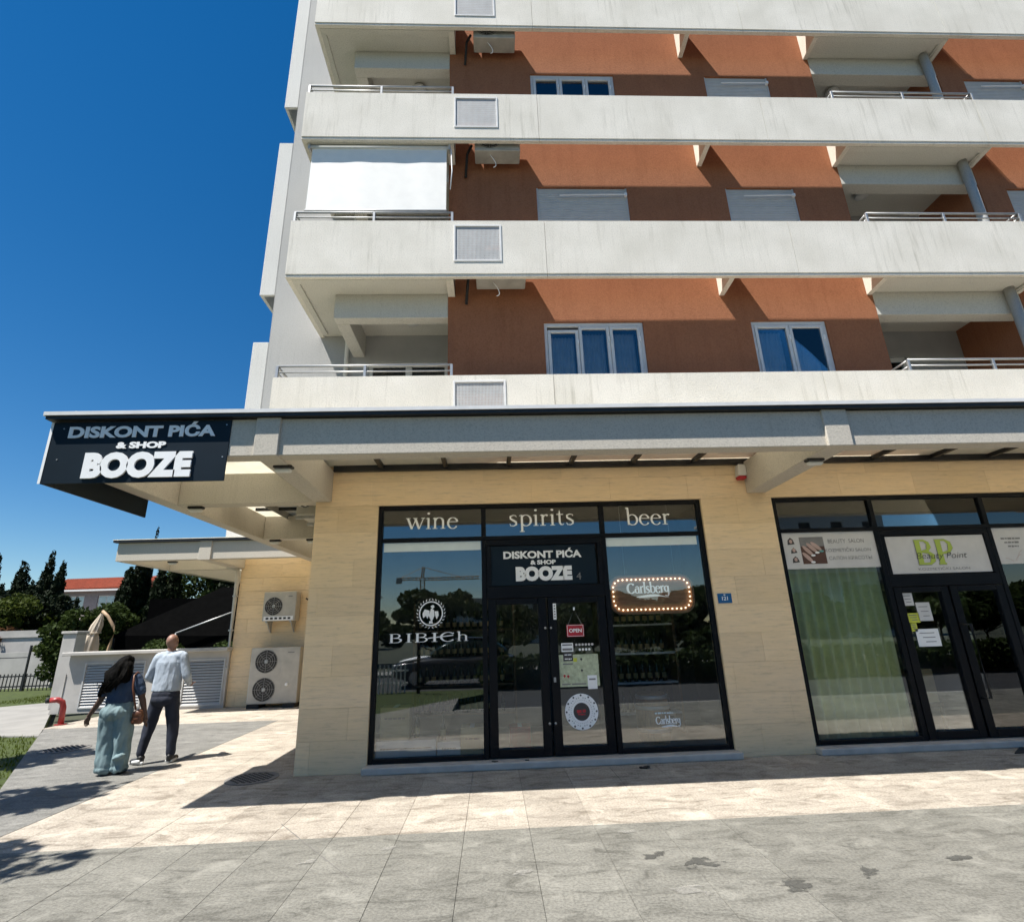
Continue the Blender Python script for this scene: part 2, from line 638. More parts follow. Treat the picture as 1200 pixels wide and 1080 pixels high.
def remap(me, x0, x1, z0, z1, y, depth=0.0, shear=0.0):
    """maps a flat XY mesh (z = extrusion) onto the XZ plane facing -Y"""
    n = len(me.vertices)
    co = np.empty(n * 3)
    me.vertices.foreach_get('co', co)
    co = co.reshape(-1, 3)
    mn, mx = co.min(0), co.max(0)
    sz = np.maximum(mx - mn, 1e-6)
    u = (co - mn) / sz
    out = np.empty_like(co)
    out[:, 0] = x0 + u[:, 0] * (x1 - x0) + shear * u[:, 1]
    out[:, 2] = z0 + u[:, 1] * (z1 - z0)
    out[:, 1] = y - (u[:, 2] * depth if mx[2] - mn[2] > 1e-6 else 0)
    me.vertices.foreach_set('co', out.reshape(-1))
    me.update()
    return me


def text(name, s, x0, x1, z0, z1, y, mat, parent, bold=0.0, depth=0.0, shear=0.0):
    me = text_mesh(s, bold, .05 if depth else 0.0)
    me.materials.clear()
    me = remap(me, x0, x1, z0, z1, y, depth, shear)
    return obj(name, me, mat, parent)


def tiny_lines(x0, x1, z0, z1, y, mat, parent, seed=1):
    """print too small to read: a row of little word-shaped bars"""
    r = random.Random(seed)
    mb, x = MB(), x0
    while x < x1 - .004:
        w = min(x1 - x, (z1 - z0) * r.uniform(.8, 2.6))
        mb.box(x, x + w, y - .0012, y, z0 + (z1 - z0) * r.uniform(0, .2), z1 - (z1 - z0) * r.uniform(0, .25))
        x += w + (z1 - z0) * .35
    return tag(obj('small_print', mb, mat, parent), kind='stuff')


# serif lettering drawn as strokes of varying width (x-height 1)
def _arc(cx, cy, rx, ry, a0, a1, n=14, thick=.15, thin=.05):
    pts = []
    for i in range(n + 1):
        a = math.radians(a0 + (a1 - a0) * i / n)
        w = thin + (thick - thin) * abs(math.cos(a)) ** 1.3
        pts.append((cx + rx * math.cos(a), cy + ry * math.sin(a), w))
    return pts


def _ln(x0, y0, x1, y1, w=.14, w1=None):
    return [(x0, y0, w), (x1, y1, w1 if w1 else w)]


def _serif(x, y, half=.19, w=.05):
    return _ln(x - half, y + (w / 2 if y < .1 else -w / 2), x + half, y + (w / 2 if y < .1 else -w / 2), w)


def _dot(x, y, r):
    return [(x, y - r, .01), (x, y - r * .7, r * 1.4), (x, y, r * 2), (x, y + r * .7, r * 1.4), (x, y + r, .01)]


GLYPH = {
    'i': (.46, [_ln(.22, 0, .22, .97), _serif(.22, 0), _ln(.04, .90, .22, .98, .06), _dot(.22, 1.38, .10)]),
    'n': (1.08, [_ln(.22, 0, .22, .97), _serif(.22, 0), _ln(.04, .90, .22, .98, .06), _arc(.53, .66, .30, .33, 165, 0), _ln(.83, 0, .83, .68), _serif(.83, 0)]),
    'w': (1.42, [_ln(.10, .98, .42, .02, .15), _ln(.42, .02, .72, .95, .06), _ln(.66, .98, .98, .02, .15), _ln(.98, .02, 1.30, .97, .06), _serif(.12, 1, .18), _serif(.66, 1, .16), _serif(1.28, 1, .15)]),
    'e': (.90, [_arc(.45, .48, .36, .49, 15, 325, 22), _ln(.12, .60, .80, .60, .055)]),
    's': (.72, [[(.60, .80, .05), (.55, .93, .06), (.36, .97, .07), (.15, .86, .12), (.16, .66, .14), (.36, .52, .16), (.56, .36, .15), (.58, .14, .12), (.38, .02, .07), (.16, .05, .06), (.10, .24, .05)]]),
    'p': (1.02, [_ln(.24, -.52, .24, .97), _serif(.24, -.50), _ln(.04, .90, .24, .98, .06), _arc(.54, .49, .37, .48, 150, -150, 22)]),
    'b': (1.02, [_ln(.22, .03, .22, 1.62), _ln(.03, 1.54, .22, 1.62, .06), _arc(.53, .49, .37, .48, 150, -150, 22)]),
    'r': (.68, [_ln(.22, 0, .22, .97), _serif(.22, 0, .21), _ln(.04, .90, .22, .98, .06), [(.24, .66, .06), (.34, .88, .08), (.50, .95, .11), (.60, .86, .15)]]),
    't': (.62, [[(.26, 1.32, .03), (.26, 1.0, .13), (.26, .22, .14), (.34, .06, .11), (.48, .04, .07), (.56, .12, .04)], _ln(.03, .96, .54, .96, .07)]),
    'a': (.90, [_arc(.40, .34, .30, .32, 60, 330, 18), _ln(.68, .05, .68, .70), [(.68, .70, .13), (.58, .94, .08), (.38, .97, .06), (.18, .82, .09)], _ln(.68, .05, .84, .04, .08)]),
    'l': (.46, [_ln(.22, 0, .22, 1.62), _serif(.22, 0), _ln(.03, 1.54, .22, 1.62, .06)]),
    'g': (.92, [_arc(.42, .56, .30, .40, 0, 360, 22), _ln(.72, .95, .74, -.2, .13), [(.74, -.2, .13), (.60, -.46, .08), (.36, -.50, .07), (.14, -.36, .08)]]),
    'h': (1.08, [_ln(.22, 0, .22, 1.50), _serif(.22, 0), _ln(.04, 1.44, .22, 1.5, .06), _arc(.53, .66, .30, .33, 165, 0), _ln(.83, 0, .83, .68), _serif(.83, 0)]),
    'y': (.95, [_ln(.10, .98, .46, .05, .13), [(.84, .98, .06), (.46, .02, .06), (.28, -.42, .08), (.08, -.46, .10)]]),
    'B': (1.35, [_ln(.30, 0, .30, 1.4, .19), [(.10, 1.38, .05), (.75, 1.38, .06), (.98, 1.22, .12), (1.0, 1.02, .17), (.85, .80, .09), (.40, .74, .05)], [(.40, .74, .05), (.90, .70, .09), (1.12, .50, .17), (1.10, .26, .17), (.88, .05, .08), (.10, .03, .05)]]),
    'P': (1.20, [_ln(.30, 0, .30, 1.4, .19), [(.10, 1.38, .05), (.75, 1.38, .06), (1.02, 1.20, .13), (1.04, .96, .18), (.88, .70, .10), (.40, .62, .05)], _serif(.30, 0, .25)]),
    'I': (.66, [_ln(.33, 0, .33, 1.4, .19), _ln(.08, .03, .58, .03, .055), _ln(.08, 1.37, .58, 1.37, .055)]),
    'C': (1.35, [_arc(.72, .70, .60, .70, 40, 320, 26, .19, .06), _ln(1.18, 1.15, 1.20, 1.36, .06)]),
    ' ': (.5, []),
}


def serif(name, s, x0, x1, zbase, xh, y, mat, parent, fatten=1.0, space=0.0):
    mb, pen, k = MB(), 0.0, 0
    for ch in s:
        adv, strokes = GLYPH[ch]
        for st in strokes:
            pts = [Vector((p[0] + pen, p[1])) for p in st]
            L, R_ = [], []
            for i, p in enumerate(pts):
                d = pts[min(i + 1, len(pts) - 1)] - pts[max(i - 1, 0)]
                d = d.normalized() if d.length > 0 else Vector((1, 0))
                nn = Vector((-d.y, d.x)) * st[i][2] * .5 * fatten
                L.append((p.x + nn.x, -k * .0002, p.y + nn.y))
                R_.append((p.x - nn.x, -k * .0002, p.y - nn.y))
            n = len(pts)
            mb.add(L + R_, [(i, i + 1, n + i + 1, n + i) for i in range(n - 1)])
            k = (k + 1) % 6
        pen += adv + space
    a = np.array(mb.v)
    mn, mx = a[:, 0].min(), a[:, 0].max()
    mb.v = [(x0 + (p[0] - mn) / (mx - mn) * (x1 - x0), y + p[1], zbase + p[2] * xh) for p in mb.v]
    return obj(name, mb, mat, parent)


def blob(prims, voxel=.012, smooth=6, folds=0.0, fscale=9.0, zstretch=1.0):
    """one continuous surface grown round tapered capsules ('c', p0, r0, p1, r1) and ellipsoids ('e', centre, radii)"""
    bm = bmesh.new()
    for p in prims:
        if p[0] == 'e':
            mat = Matrix.Translation(Vector(p[1])) @ (Matrix.Rotation(p[3], 4, 'Y') if len(p) > 3 else Matrix()) @ Matrix.Diagonal((*p[2], 1))
            bmesh.ops.create_icosphere(bm, subdivisions=3, radius=1, matrix=mat)
        else:
            a, b = Vector(p[1]), Vector(p[3])
            bmesh.ops.create_icosphere(bm, subdivisions=2, radius=p[2], matrix=Matrix.Translation(a))
            bmesh.ops.create_icosphere(bm, subdivisions=2, radius=p[4], matrix=Matrix.Translation(b))
            d = b - a
            q = d.to_track_quat('Z', 'Y').to_matrix().to_4x4()
            bmesh.ops.create_cone(bm, cap_ends=True, segments=16, radius1=p[2], radius2=p[4], depth=d.length, matrix=Matrix.Translation((a + b) / 2) @ q)
    me = bpy.data.meshes.new('tmp')
    bm.to_mesh(me)
    bm.free()
    t = bpy.data.objects.new('tmp', me)
    COL.objects.link(t)
    r = t.modifiers.new('r', 'REMESH')
    r.mode = 'VOXEL'
    r.voxel_size = voxel
    if smooth:
        s_ = t.modifiers.new('s', 'SMOOTH')
        s_.factor = .5
        s_.iterations = smooth
    dg = bpy.context.evaluated_depsgraph_get()
    out = bpy.data.meshes.new_from_object(t.evaluated_get(dg))
    bpy.data.objects.remove(t)
    bpy.data.meshes.remove(me)
    if folds:
        nv = len(out.vertices)
        co = np.empty(nv * 3)
        no = np.empty(nv * 3)
        out.vertices.foreach_get('co', co)
        out.vertex_normals.foreach_get('vector', no)
        co, no = co.reshape(-1, 3), no.reshape(-1, 3)
        for i in range(nv):
            c = co[i]
            co[i] = c + no[i] * folds * (mnoise.noise(Vector((c[0] * fscale, c[1] * fscale, c[2] * fscale * zstretch))) + .5 * mnoise.noise(Vector((c[0] * fscale * 2.3 + 5, c[1] * fscale * 2.3, c[2] * fscale * 2.3 * zstretch))))
        out.vertices.foreach_set('co', co.reshape(-1))
    out.materials.clear()
    out.polygons.foreach_set('use_smooth', [True] * len(out.polygons))
    out.update()
    return out


def leaf_cloud(centres, radii, n, size, aspect=1.6, up_bias=0.0, shell=.5):
    """n leaf-sized faces through the clumps (numpy), one mesh"""
    centres, radii = np.asarray(centres, float), np.asarray(radii, float)
    if radii.ndim == 1:
        radii = np.stack([radii] * 3, 1)
    vol = radii.prod(1) ** .7
    pick = rng.choice(len(centres), n, p=vol / vol.sum())
    d = rng.normal(size=(n, 3))
    d /= np.linalg.norm(d, axis=1)[:, None]
    rad = rng.random(n) ** (1 / 3) * (1 - shell) + shell * (rng.random(n) ** .25)
    pos = centres[pick] + d * rad[:, None] * radii[pick]
    ax = rng.normal(size=(n, 3)) + np.array([0, 0, up_bias])
    ax /= np.linalg.norm(ax, axis=1)[:, None]
    b = np.cross(ax, rng.normal(size=(n, 3)))
    b /= np.linalg.norm(b, axis=1)[:, None] + 1e-9
    s = size * (.6 + .8 * rng.random(n))[:, None]
    L, W = ax * s * aspect, b * s * .5
    v = np.stack([pos - L * .5, pos + W - L * .05, pos + L * .5, pos - W - L * .05], 1).reshape(-1, 3)
    me = bpy.data.meshes.new('foliage')
    me.vertices.add(4 * n)
    me.vertices.foreach_set('co', v.reshape(-1))
    me.loops.add(4 * n)
    me.loops.foreach_set('vertex_index', np.arange(4 * n))
    me.polygons.add(n)
    me.polygons.foreach_set('loop_start', np.arange(0, 4 * n, 4))
    me.update()
    me.validate()
    return me


exec_order = []

# ================================================================== THE SETTING
YB, YW = 7.25, 7.77            # front of the parapet bands, plane of the walls
struct('ground', bx(-1500, 1500, -1500, 1500, -.9, -.20), 'earth')
LAWN_EDGE = [(-.95, 0.0), (-4.66, 5.53), (-6.16, 7.74), (-8.94, 11.86), (-9.7, 13.0), (-13.6, 18.46)]
struct('lawn', MB().prism_z([(-60, -2.19), (-.21, -2.19), (-.21, -1), *LAWN_EDGE, (-13.6, 40), (-60, 40)], -.19, -.03), 'lawn')
struct('pavement', MB().prism_z([(-.95, 2.6 - 2.6), (-.95, 2.58), (40, 2.58), (40, 16), (-9.7, 16), (-9.7, 13.0), (-8.94, 11.86), (-6.16, 7.74), (-4.66, 5.53)], -.14, -.014), 'joint')
pavement = bpy.data.objects['pavement']
struct('path', MB().prism_z([(-4.648, 5.53), (-4.648, 12.742), (-9.52, 12.742), (-8.94, 11.86), (-6.16, 7.74), (-4.66, 5.545)], -.012, 0), 'path_paving')
struct('concrete_apron', MB().prism_z([(-8.96, 11.88), (-9.72, 13.0), (-13.62, 18.46), (-17.6, 14.4), (-14, 12.95)], -.1, -.004), 'concrete_pad')
struct('road', MB().prism_z([(-60, -9), (60, -9), (60, 2.4), (-.2, 2.4), (-.2, -2.2), (-60, -2.2)], -.18, -.11), 'asphalt')
struct('kerb', bx(-.9, 60, 2.41, 2.57, -.16, -.002), 'concrete_pad', bevel=.015)
struct('far_pavement', bx(-60, 60, -12, -9.01, -.16, -.01), 'concrete_pad')

J = .003


def slab(x0, x1, y0, y1, mat):
    return obj('paving_slab', bx(x0 + J / 2, x1 - J / 2, y0 + J / 2, y1 - J / 2, -.012, random.uniform(-.0012, .0012)), mat, pavement, bevel=.0015)


xs = [-4.64] + [round(.30 + .58 * k, 3) for k in range(-8, 21)] + [12.4]
for a, b in zip(xs[:-1], xs[1:]):
    slab(a, b, 5.53, YW + .02, 'cream_paving')
for r, (y0, y1, xmin) in enumerate(((2.58, 5.53, -9),)):
    for a, b in zip(xs[:-1], xs[1:]):
        if a >= xmin - .3:
            slab(a, b, y0, y1, 'grey_paving')
for (x0, x1) in ((-4.64, -3.6), (-3.6, -2.58)):
    for k in range(3):
        slab(x0, x1, YW + .02 + k * 1.654, YW + .02 + (k + 1) * 1.654, 'cream_paving')
for k in range(6):
    slab(-9.62 + k * 1.173, -9.62 + (k + 1) * 1.173, 12.752, 15.38, 'cream_paving')

# worn dark patches, pale scuffs and a diagonal saw cut in the grey concrete


def ragged(name, col, strength):
    """thin worn film: opaque where noise beats the distance from its centre, else bare concrete"""
    m, nt, b = _nodes(name)
    b.inputs['Roughness'].default_value = .85
    b.inputs['Specular IOR Level'].default_value = .15
    tc = nt.nodes.new('ShaderNodeTexCoord')
    ln = nt.nodes.new('ShaderNodeVectorMath')
    ln.operation = 'LENGTH'
    nt.links.new(tc.outputs['Object'], ln.inputs[0])
    n1 = _noise(nt, _coord(nt, 'World', (1, 1.5, 1)), 7, 8, .68, .4)
    sub = nt.nodes.new('ShaderNodeMath')
    sub.operation = 'MULTIPLY_ADD'
    nt.links.new(ln.outputs['Value'], sub.inputs[0])
    sub.inputs[1].default_value = -.42
    nt.links.new(n1, sub.inputs[2])
    f = _ramp(nt, sub.outputs[0], [(.30, (0, 0, 0)), (.37, (1, 1, 1))])
    mu = nt.nodes.new('ShaderNodeMath')
    mu.operation = 'MULTIPLY'
    mu.inputs[1].default_value = strength
    nt.links.new(f, mu.inputs[0])
    c = _ramp(nt, _noise(nt, _coord(nt, 'World'), 60, 4), [(.3, sc(col, .75)), (.7, sc(col, 1.25))])
    nt.links.new(c, b.inputs['Base Color'])
    tr = nt.nodes.new('ShaderNodeBsdfTransparent')
    mx = nt.nodes.new('ShaderNodeMixShader')
    nt.links.new(mu.outputs[0], mx.inputs[0])
    nt.links.new(tr.outputs[0], mx.inputs[1])
    nt.links.new(b.outputs[0], mx.inputs[2])
    nt.links.new(mx.outputs[0], nt.nodes['Material Output'].inputs['Surface'])
    MAT[name] = m


ragged('worn_dark', (.085, .083, .074), .85)
ragged('worn_pale', (.30, .288, .258), .55)
unit = MB().add([(-1, -1, 0), (1, -1, 0), (1, 1, 0), (-1, 1, 0)], [(0, 1, 2, 3)])
film = {k: unit.mesh('stain') for k in ('worn_dark', 'worn_pale')}
for i, (x, y, sx, sy, rz, mt) in enumerate(((1.52, 4.62, .26, .17, .2, 'worn_dark'), (1.22, 4.80, .22, .12, .5, 'worn_dark'), (2.02, 4.22, .20, .16, .4, 'worn_dark'), (2.62, 4.34, .22, .10, .8, 'worn_dark'), (3.4, 4.5, .18, .10, .1, 'worn_dark'),
                                            (-.88, 5.22, .16, .07, .4, 'worn_pale'), (1.15, 5.32, .16, .06, .1, 'worn_pale'), (1.30, 4.20, .22, .16, 0, 'worn_pale'), (.2, 4.6, .16, .10, .6, 'worn_pale'), (-1.5, 5.0, .2, .09, .2, 'worn_pale'))):
    o = obj('stain', film[mt], mt, pavement)
    o.location = (x, y, .003 + .0004 * i)
    o.scale = (sx, sy, 1)
    o.rotation_euler.z = rz
cut = MB()
d = Vector((.954, -1.269, 0)).normalized()
nrm = Vector((-d.y, d.x, 0)) * .004
p0, p1 = Vector((-2.05, 5.95, .0035)), Vector((-1.09, 4.68, .0035))
cut.add([p0 + nrm, p1 + nrm, p1 - nrm, p0 - nrm], [(0, 1, 2, 3)])
obj('saw_cut', cut, 'joint', pavement)

# ================================================================== APARTMENT BUILDING
bld = thing('apartment_building', (4, 11, 0), 'white banded apartment block with terracotta walls above the beige shopfronts', 'building')
FH, NB = 2.865, 5
ZB = [4.29 + FH * k for k in range(NB)]
ZT = [z + 1.095 for z in ZB]
X_L, X_R = -3.20, 15.0
TOPZ = 18.6
LOG = ((-2.55, -.65), (6.80, 9.50))       # the two recessed balconies
WINS = {'A': (.96, 2.65), 'B': (4.52, 5.84), 'C': (10.03, 11.32)}


def wtop(k):
    return ZB[k + 1] - .535


def wbot(k):
    return wtop(k) - 1.45


# ---- ground floor wall with stone tiles
SHOP = (-1.66, 3.21, 3.52)
SALON = (4.31, 9.20, 3.52)
gw = obj('ground_floor_wall', wall_grid(-2.568, X_R, 0, 4.25, YW + .012, YW + .30, [(SHOP[0] + .004, SHOP[1] - .004, -1, SHOP[2] - .004), (SALON[0] + .004, SALON[1] - .004, -1, SALON[2] - .004)]), 'grout', bld)
obj('side_wall', bx(-2.565, -2.30, YW + .302, 15.4, 0, 4.25), 'grout', bld)
rows = [3.52 / 9 * i for i in range(10)] + [3.88, 4.245]
G = .0022
for i in range(len(rows) - 1):
    z0, z1 = rows[i], rows[i + 1]
    if z1 <= SHOP[2] + .001:
        spans = [(-2.58, SHOP[0]), (SHOP[1], SALON[0]), (SALON[1], X_R)]
    else:
        spans = [(-2.58, X_R)]
    for a, b in spans:
        off = (i * .47) % 1.2
        cuts = [a] + [x for x in np.arange(-6 + off, 16, 1.2) if a + .12 < x < b - .12] + [b]
        for c0, c1 in zip(cuts[:-1], cuts[1:]):
            obj('cladding_tile', bx(c0 + G / 2, c1 - G / 2, YW + random.uniform(0, .0012), YW + .0119, z0 + G / 2, z1 - G / 2), 'stone_tile', gw)
for i in range(len(rows) - 1):            # short return round the corner
    obj('cladding_tile', bx(-2.58, -2.566, YW + .02, YW + 1.6, rows[i] + G / 2, rows[i + 1] - G / 2), 'stone_tile', gw)

# ---- red wall of the upper floors
ROOMZ = 4.251
openings = []
for k in range(NB - 1):
    for w in WINS.values():
        openings.append((w[0], w[1], wbot(k), wtop(k)))
for x0, x1 in LOG[1:]:
    openings.append((x0, x1, 4.4, 18.2))
red = obj('upper_wall', wall_grid(-.65, X_R, ROOMZ, TOPZ, YW, YW + .25, openings), 'terracotta', bld)
obj('loggia_return_wall', bx(-.65, -.45, YW + .251, 9.3, ROOMZ, TOPZ), 'inner_grey', bld)
obj('loggia_side_wall', bx(9.5, 9.7, YW + .251, 9.3, ROOMZ, TOPZ), 'terracotta', bld)
obj('loggia_side_wall', bx(6.6, 6.8, YW + .251, 9.3, ROOMZ, TOPZ), 'inner_grey', bld)
# back walls of the recessed balconies, each with a glazed door per floor
for (x0, x1), dx in zip(LOG, ((-2.25, -.75), (7.0, 8.3))):
    holes = [(dx[0], dx[1], ZB[k] + .2, ZB[k] + .2 + 2.13) for k in range(NB)]
    obj('loggia_back_wall', wall_grid(x0, x1 + (.0 if x0 > 0 else 0), ROOMZ, TOPZ, 9.1, 9.3, holes), 'inner_grey', bld)
    for k in range(NB - 1):
        z0, z1 = ZB[k] + .2, ZB[k] + .2 + 2.13
        f = MB()
        xm = (dx[0] + dx[1]) / 2
        for a, b in ((dx[0], dx[0] + .07), (xm - .06, xm + .06), (dx[1] - .07, dx[1])):
            f.box(a, b, 9.13, 9.19, z0, z1)
        f.box(dx[0] + .07, xm - .06, 9.132, 9.188, z1 - .09, z1)
        f.box(xm + .06, dx[1] - .07, 9.132, 9.188, z1 - .09, z1)
        dr = obj('balcony_door', f, 'pvc', bld, bevel=.006)
        for a, b in ((dx[0] + .07, xm - .06), (xm + .06, dx[1] - .07)):
            obj('pane', bx(a, b, 9.155, 9.161, z0, z1 - .09), 'flat_glass', dr)
            obj('unlit_room_sheet', bx(a, b, 9.24, 9.25, z0, z1 - .09), 'dark_inside', dr)  # dark sheet standing in for the unlit room behind the door
# body of the block behind (keeps daylight out of the rooms)
obj('rear_block', MB().box(-4.15, -2.55, 9.1, 9.3, 4.0, TOPZ), 'grey_render', bld)
obj('rear_block', MB().box(-4.16, -4.152, 9.1, 24, 4.0, TOPZ), 'grey_render', bld)
obj('roof_slab', bx(-4.15, X_R, 7.77, 24, TOPZ + .001, TOPZ + .3), 'soffit', bld)
obj('core_wall', bx(-2.5, X_R, 10.4, 10.6, 0, TOPZ - .01), 'dark_inside', bld)
for k in range(NB):                        # white side panels standing off the corner
    a = ZB[k] + .96 + .12
    obj('side_panel', MB().box(-4.46, -4.165, 9.1, 9.16, a - .115 if k else 4.2, a + 2.78 if k else 7.07).box(-4.46, -4.40, 9.161, 9.74, a - .115 if k else 4.2, a + 2.78 if k else 7.07), 'side_panel', bld, bevel=.008) if k == 0 else None
for z0, z1 in ((8.117, 12.008), (13.047, 16.95)):
    obj('side_panel', MB().box(-4.46, -4.165, 9.1, 9.16, z0, z1).box(-4.46, -4.40, 9.161, 9.74, z0, z1), 'side_panel', bld, bevel=.008)

# ---- parapet bands, slabs, ribs, railings for each floor
BREAKS = [X_L, 1.0, 5.2, 9.4, X_R]
vent_spots = (-.52, .27)
for k in range(NB):
    zb, zt = ZB[k], ZT[k]
    for a, b in zip(BREAKS[:-1], BREAKS[1:]):
        prof = [(YB, zb + .05), (YB, zt), (YB + .08, zt), (YB + .08, zb), (YB + .012, zb), (YB + .012, zb + .05)]
        pp = MB()
        if a == X_L:                        # opening for the vent grille
            vx0, vx1 = vent_spots
            pp.prism_x(prof, a + .002, vx0)
            pp.prism_x(prof, vx1, b - .003)
            pp.prism_x([(YB, zb + .05), (YB, zb + .28), (YB + .08, zb + .28), (YB + .08, zb), (YB + .012, zb), (YB + .012, zb + .05)], vx0, vx1)
            pp.prism_x([(YB, zt - .09), (YB, zt), (YB + .08, zt), (YB + .08, zt - .09)], vx0, vx1)
        else:
            pp.prism_x(prof, a + .003, b - .003)
        par = obj('parapet_panel', pp, 'band', bld)
        if a == X_L:
            fr = MB()
            vz0, vz1 = zb + .28, zt - .09
            for q in ((vx0, vx0 + .03, vz0, vz1), (vx1 - .03, vx1, vz0, vz1), (vx0 + .03, vx1 - .03, vz0, vz0 + .03), (vx0 + .03, vx1 - .03, vz1 - .03, vz1)):
                fr.box(q[0], q[1], YB - .012, YB + .03, q[2], q[3])
            obj('grille_frame', fr, 'white_edge', par, bevel=.003)
            me = MB()
            nb = 34
            for i in range(nb):
                x = vx0 + .03 + (vx1 - vx0 - .06) * (i + .5) / nb
                me.box(x - .0085, x + .0085, YB + .004, YB + .012, vz0 + .03, vz1 - .03)
            for i in range(14):
                z = vz0 + .03 + (vz1 - vz0 - .06) * (i + .5) / 14
                me.box(vx0 + .03, vx1 - .03, YB + .013, YB + .019, z - .004, z + .004)
            obj('grille_mesh', me, 'mesh_light', par)
    # side return of the band round the corner
    obj('parapet_return', bx(X_L, X_L + .08, YB + .082, 9.098, zb, zt), 'band', bld, bevel=.004)
    # balcony slabs with a raised rim
    for x0, x1 in ((X_L + .082, -.53), (6.72, 9.50)):
        y1 = 9.095 if x0 < 0 else YW - .002
        obj('balcony_slab', bx(x0, x1, YB + .082, y1, zb + .03, zb + .20), 'soffit', bld)
        obj('slab_rim', MB().box(x0, x0 + .09, YB + .20, y1 - .1, zb - .004, zb + .028).box(x1 - .12, x1, YB + .20, YW - .004, zb - .004, zb + .028).box(x0, x1, YB + .083, YB + .198, zb - .004, zb + .028), 'soffit', bld)
    obj('loggia_floor', bx(6.803, 9.497, YW + .001, 9.098, zb + .03, zb + .20), 'soffit', bld)
    # down-stand beams
    if k == 0:
        pass
    else:
        obj('loggia_beam', MB().box(-2.548, -.653, YW, YW + .2, zb - .43, zb + .028).box(-2.548, -2.33, YW + .201, 9.096, zb - .43, zb + .028), 'soffit', bld, bevel=.006)
        obj('loggia_beam', bx(6.803, 9.497, YW + .003, YW + .25, zb - .43, zb + .028), 'soffit', bld, bevel=.006)
    # ribs tying the band to the wall
    for x in (-.65, 4.05, 6.70, 9.42, 13.2):
        obj('rib', MB().prism_x([(YB + .081, zb - .002), (YB + .081, zt - .03), (YW - .001, zt - .03), (YW - .001, zb - .03)], x, x + (.12 if x < 0 else .09)), 'band', bld, bevel=.004)
    # round column at the right-hand balcony
    obj('balcony_column', MB().tube([(9.24, YW - .09, zb + .2), (9.24, YW - .09, zb + FH + .03)], .075, 20), 'grey_render', bld, smooth=True)
    # steel rails above the parapet at the balconies
    for x0, x1, n in ((X_L + .04, -.55, 3), (6.66, 9.45, 3)):
        r = obj('balcony_railing', MB().tube([(x0, YB + .04, zt + .20), (x1, YB + .04, zt + .20)], .019, 8), 'steel', bld, smooth=True)
        obj('rail', MB().tube([(x0, YB + .04, zt + .10), (x1, YB + .04, zt + .10)], .013, 8), 'steel', r, smooth=True)
        for i in range(n):
            x = x0 + (x1 - x0) * i / (n - 1)
            obj('post', bx(x - .02, x + .02, YB + .02, YB + .06, zt, zt + .205), 'steel', r, bevel=.003)
        if x0 > 0:
            for xr in (x0 + .02, x1 - .02):
                for dz in (.20, .10):
                    obj('rail', MB().tube([(xr, YB + .06, zt + dz), (xr, YW, zt + dz)], .015, 8), 'steel', r, smooth=True)
                obj('post', bx(xr - .015, xr + .015, YW - .14, YW - .11, zt - .03, zt + .2), 'steel', r)
        if x0 < 0:
            obj('rail', MB().tube([(x0, YB + .06, zt + .20), (x0, 9.09, zt + .20)], .019, 8), 'steel', r, smooth=True)
            obj('rail', MB().tube([(x0, YB + .06, zt + .10), (x0, 9.09, zt + .10)], .013, 8), 'steel', r, smooth=True)
obj('rain_pipe', MB().tube([(-2.66, 9.03, 4.2), (-2.66, 9.03, TOPZ)], .04, 12), 'white_plastic', bld, smooth=True)
for k in (0, 1, 2):                        # round ceiling lamps of the balconies
    obj('ceiling_lamp', MB().lathe([(.02, 0), (.13, 0), (.14, .03), (.11, .07), (.04, .09)], (-1.35, 8.5, ZB[k + 1] - .065), 18), 'white_plastic', bld, smooth=True)
    obj('ceiling_lamp', MB().lathe([(.02, 0), (.13, 0), (.14, .03), (.11, .07), (.04, .09)], (7.75, 8.45, ZB[k + 1] - .065), 18), 'white_plastic', bld, smooth=True)

# ---- flat windows and shutters


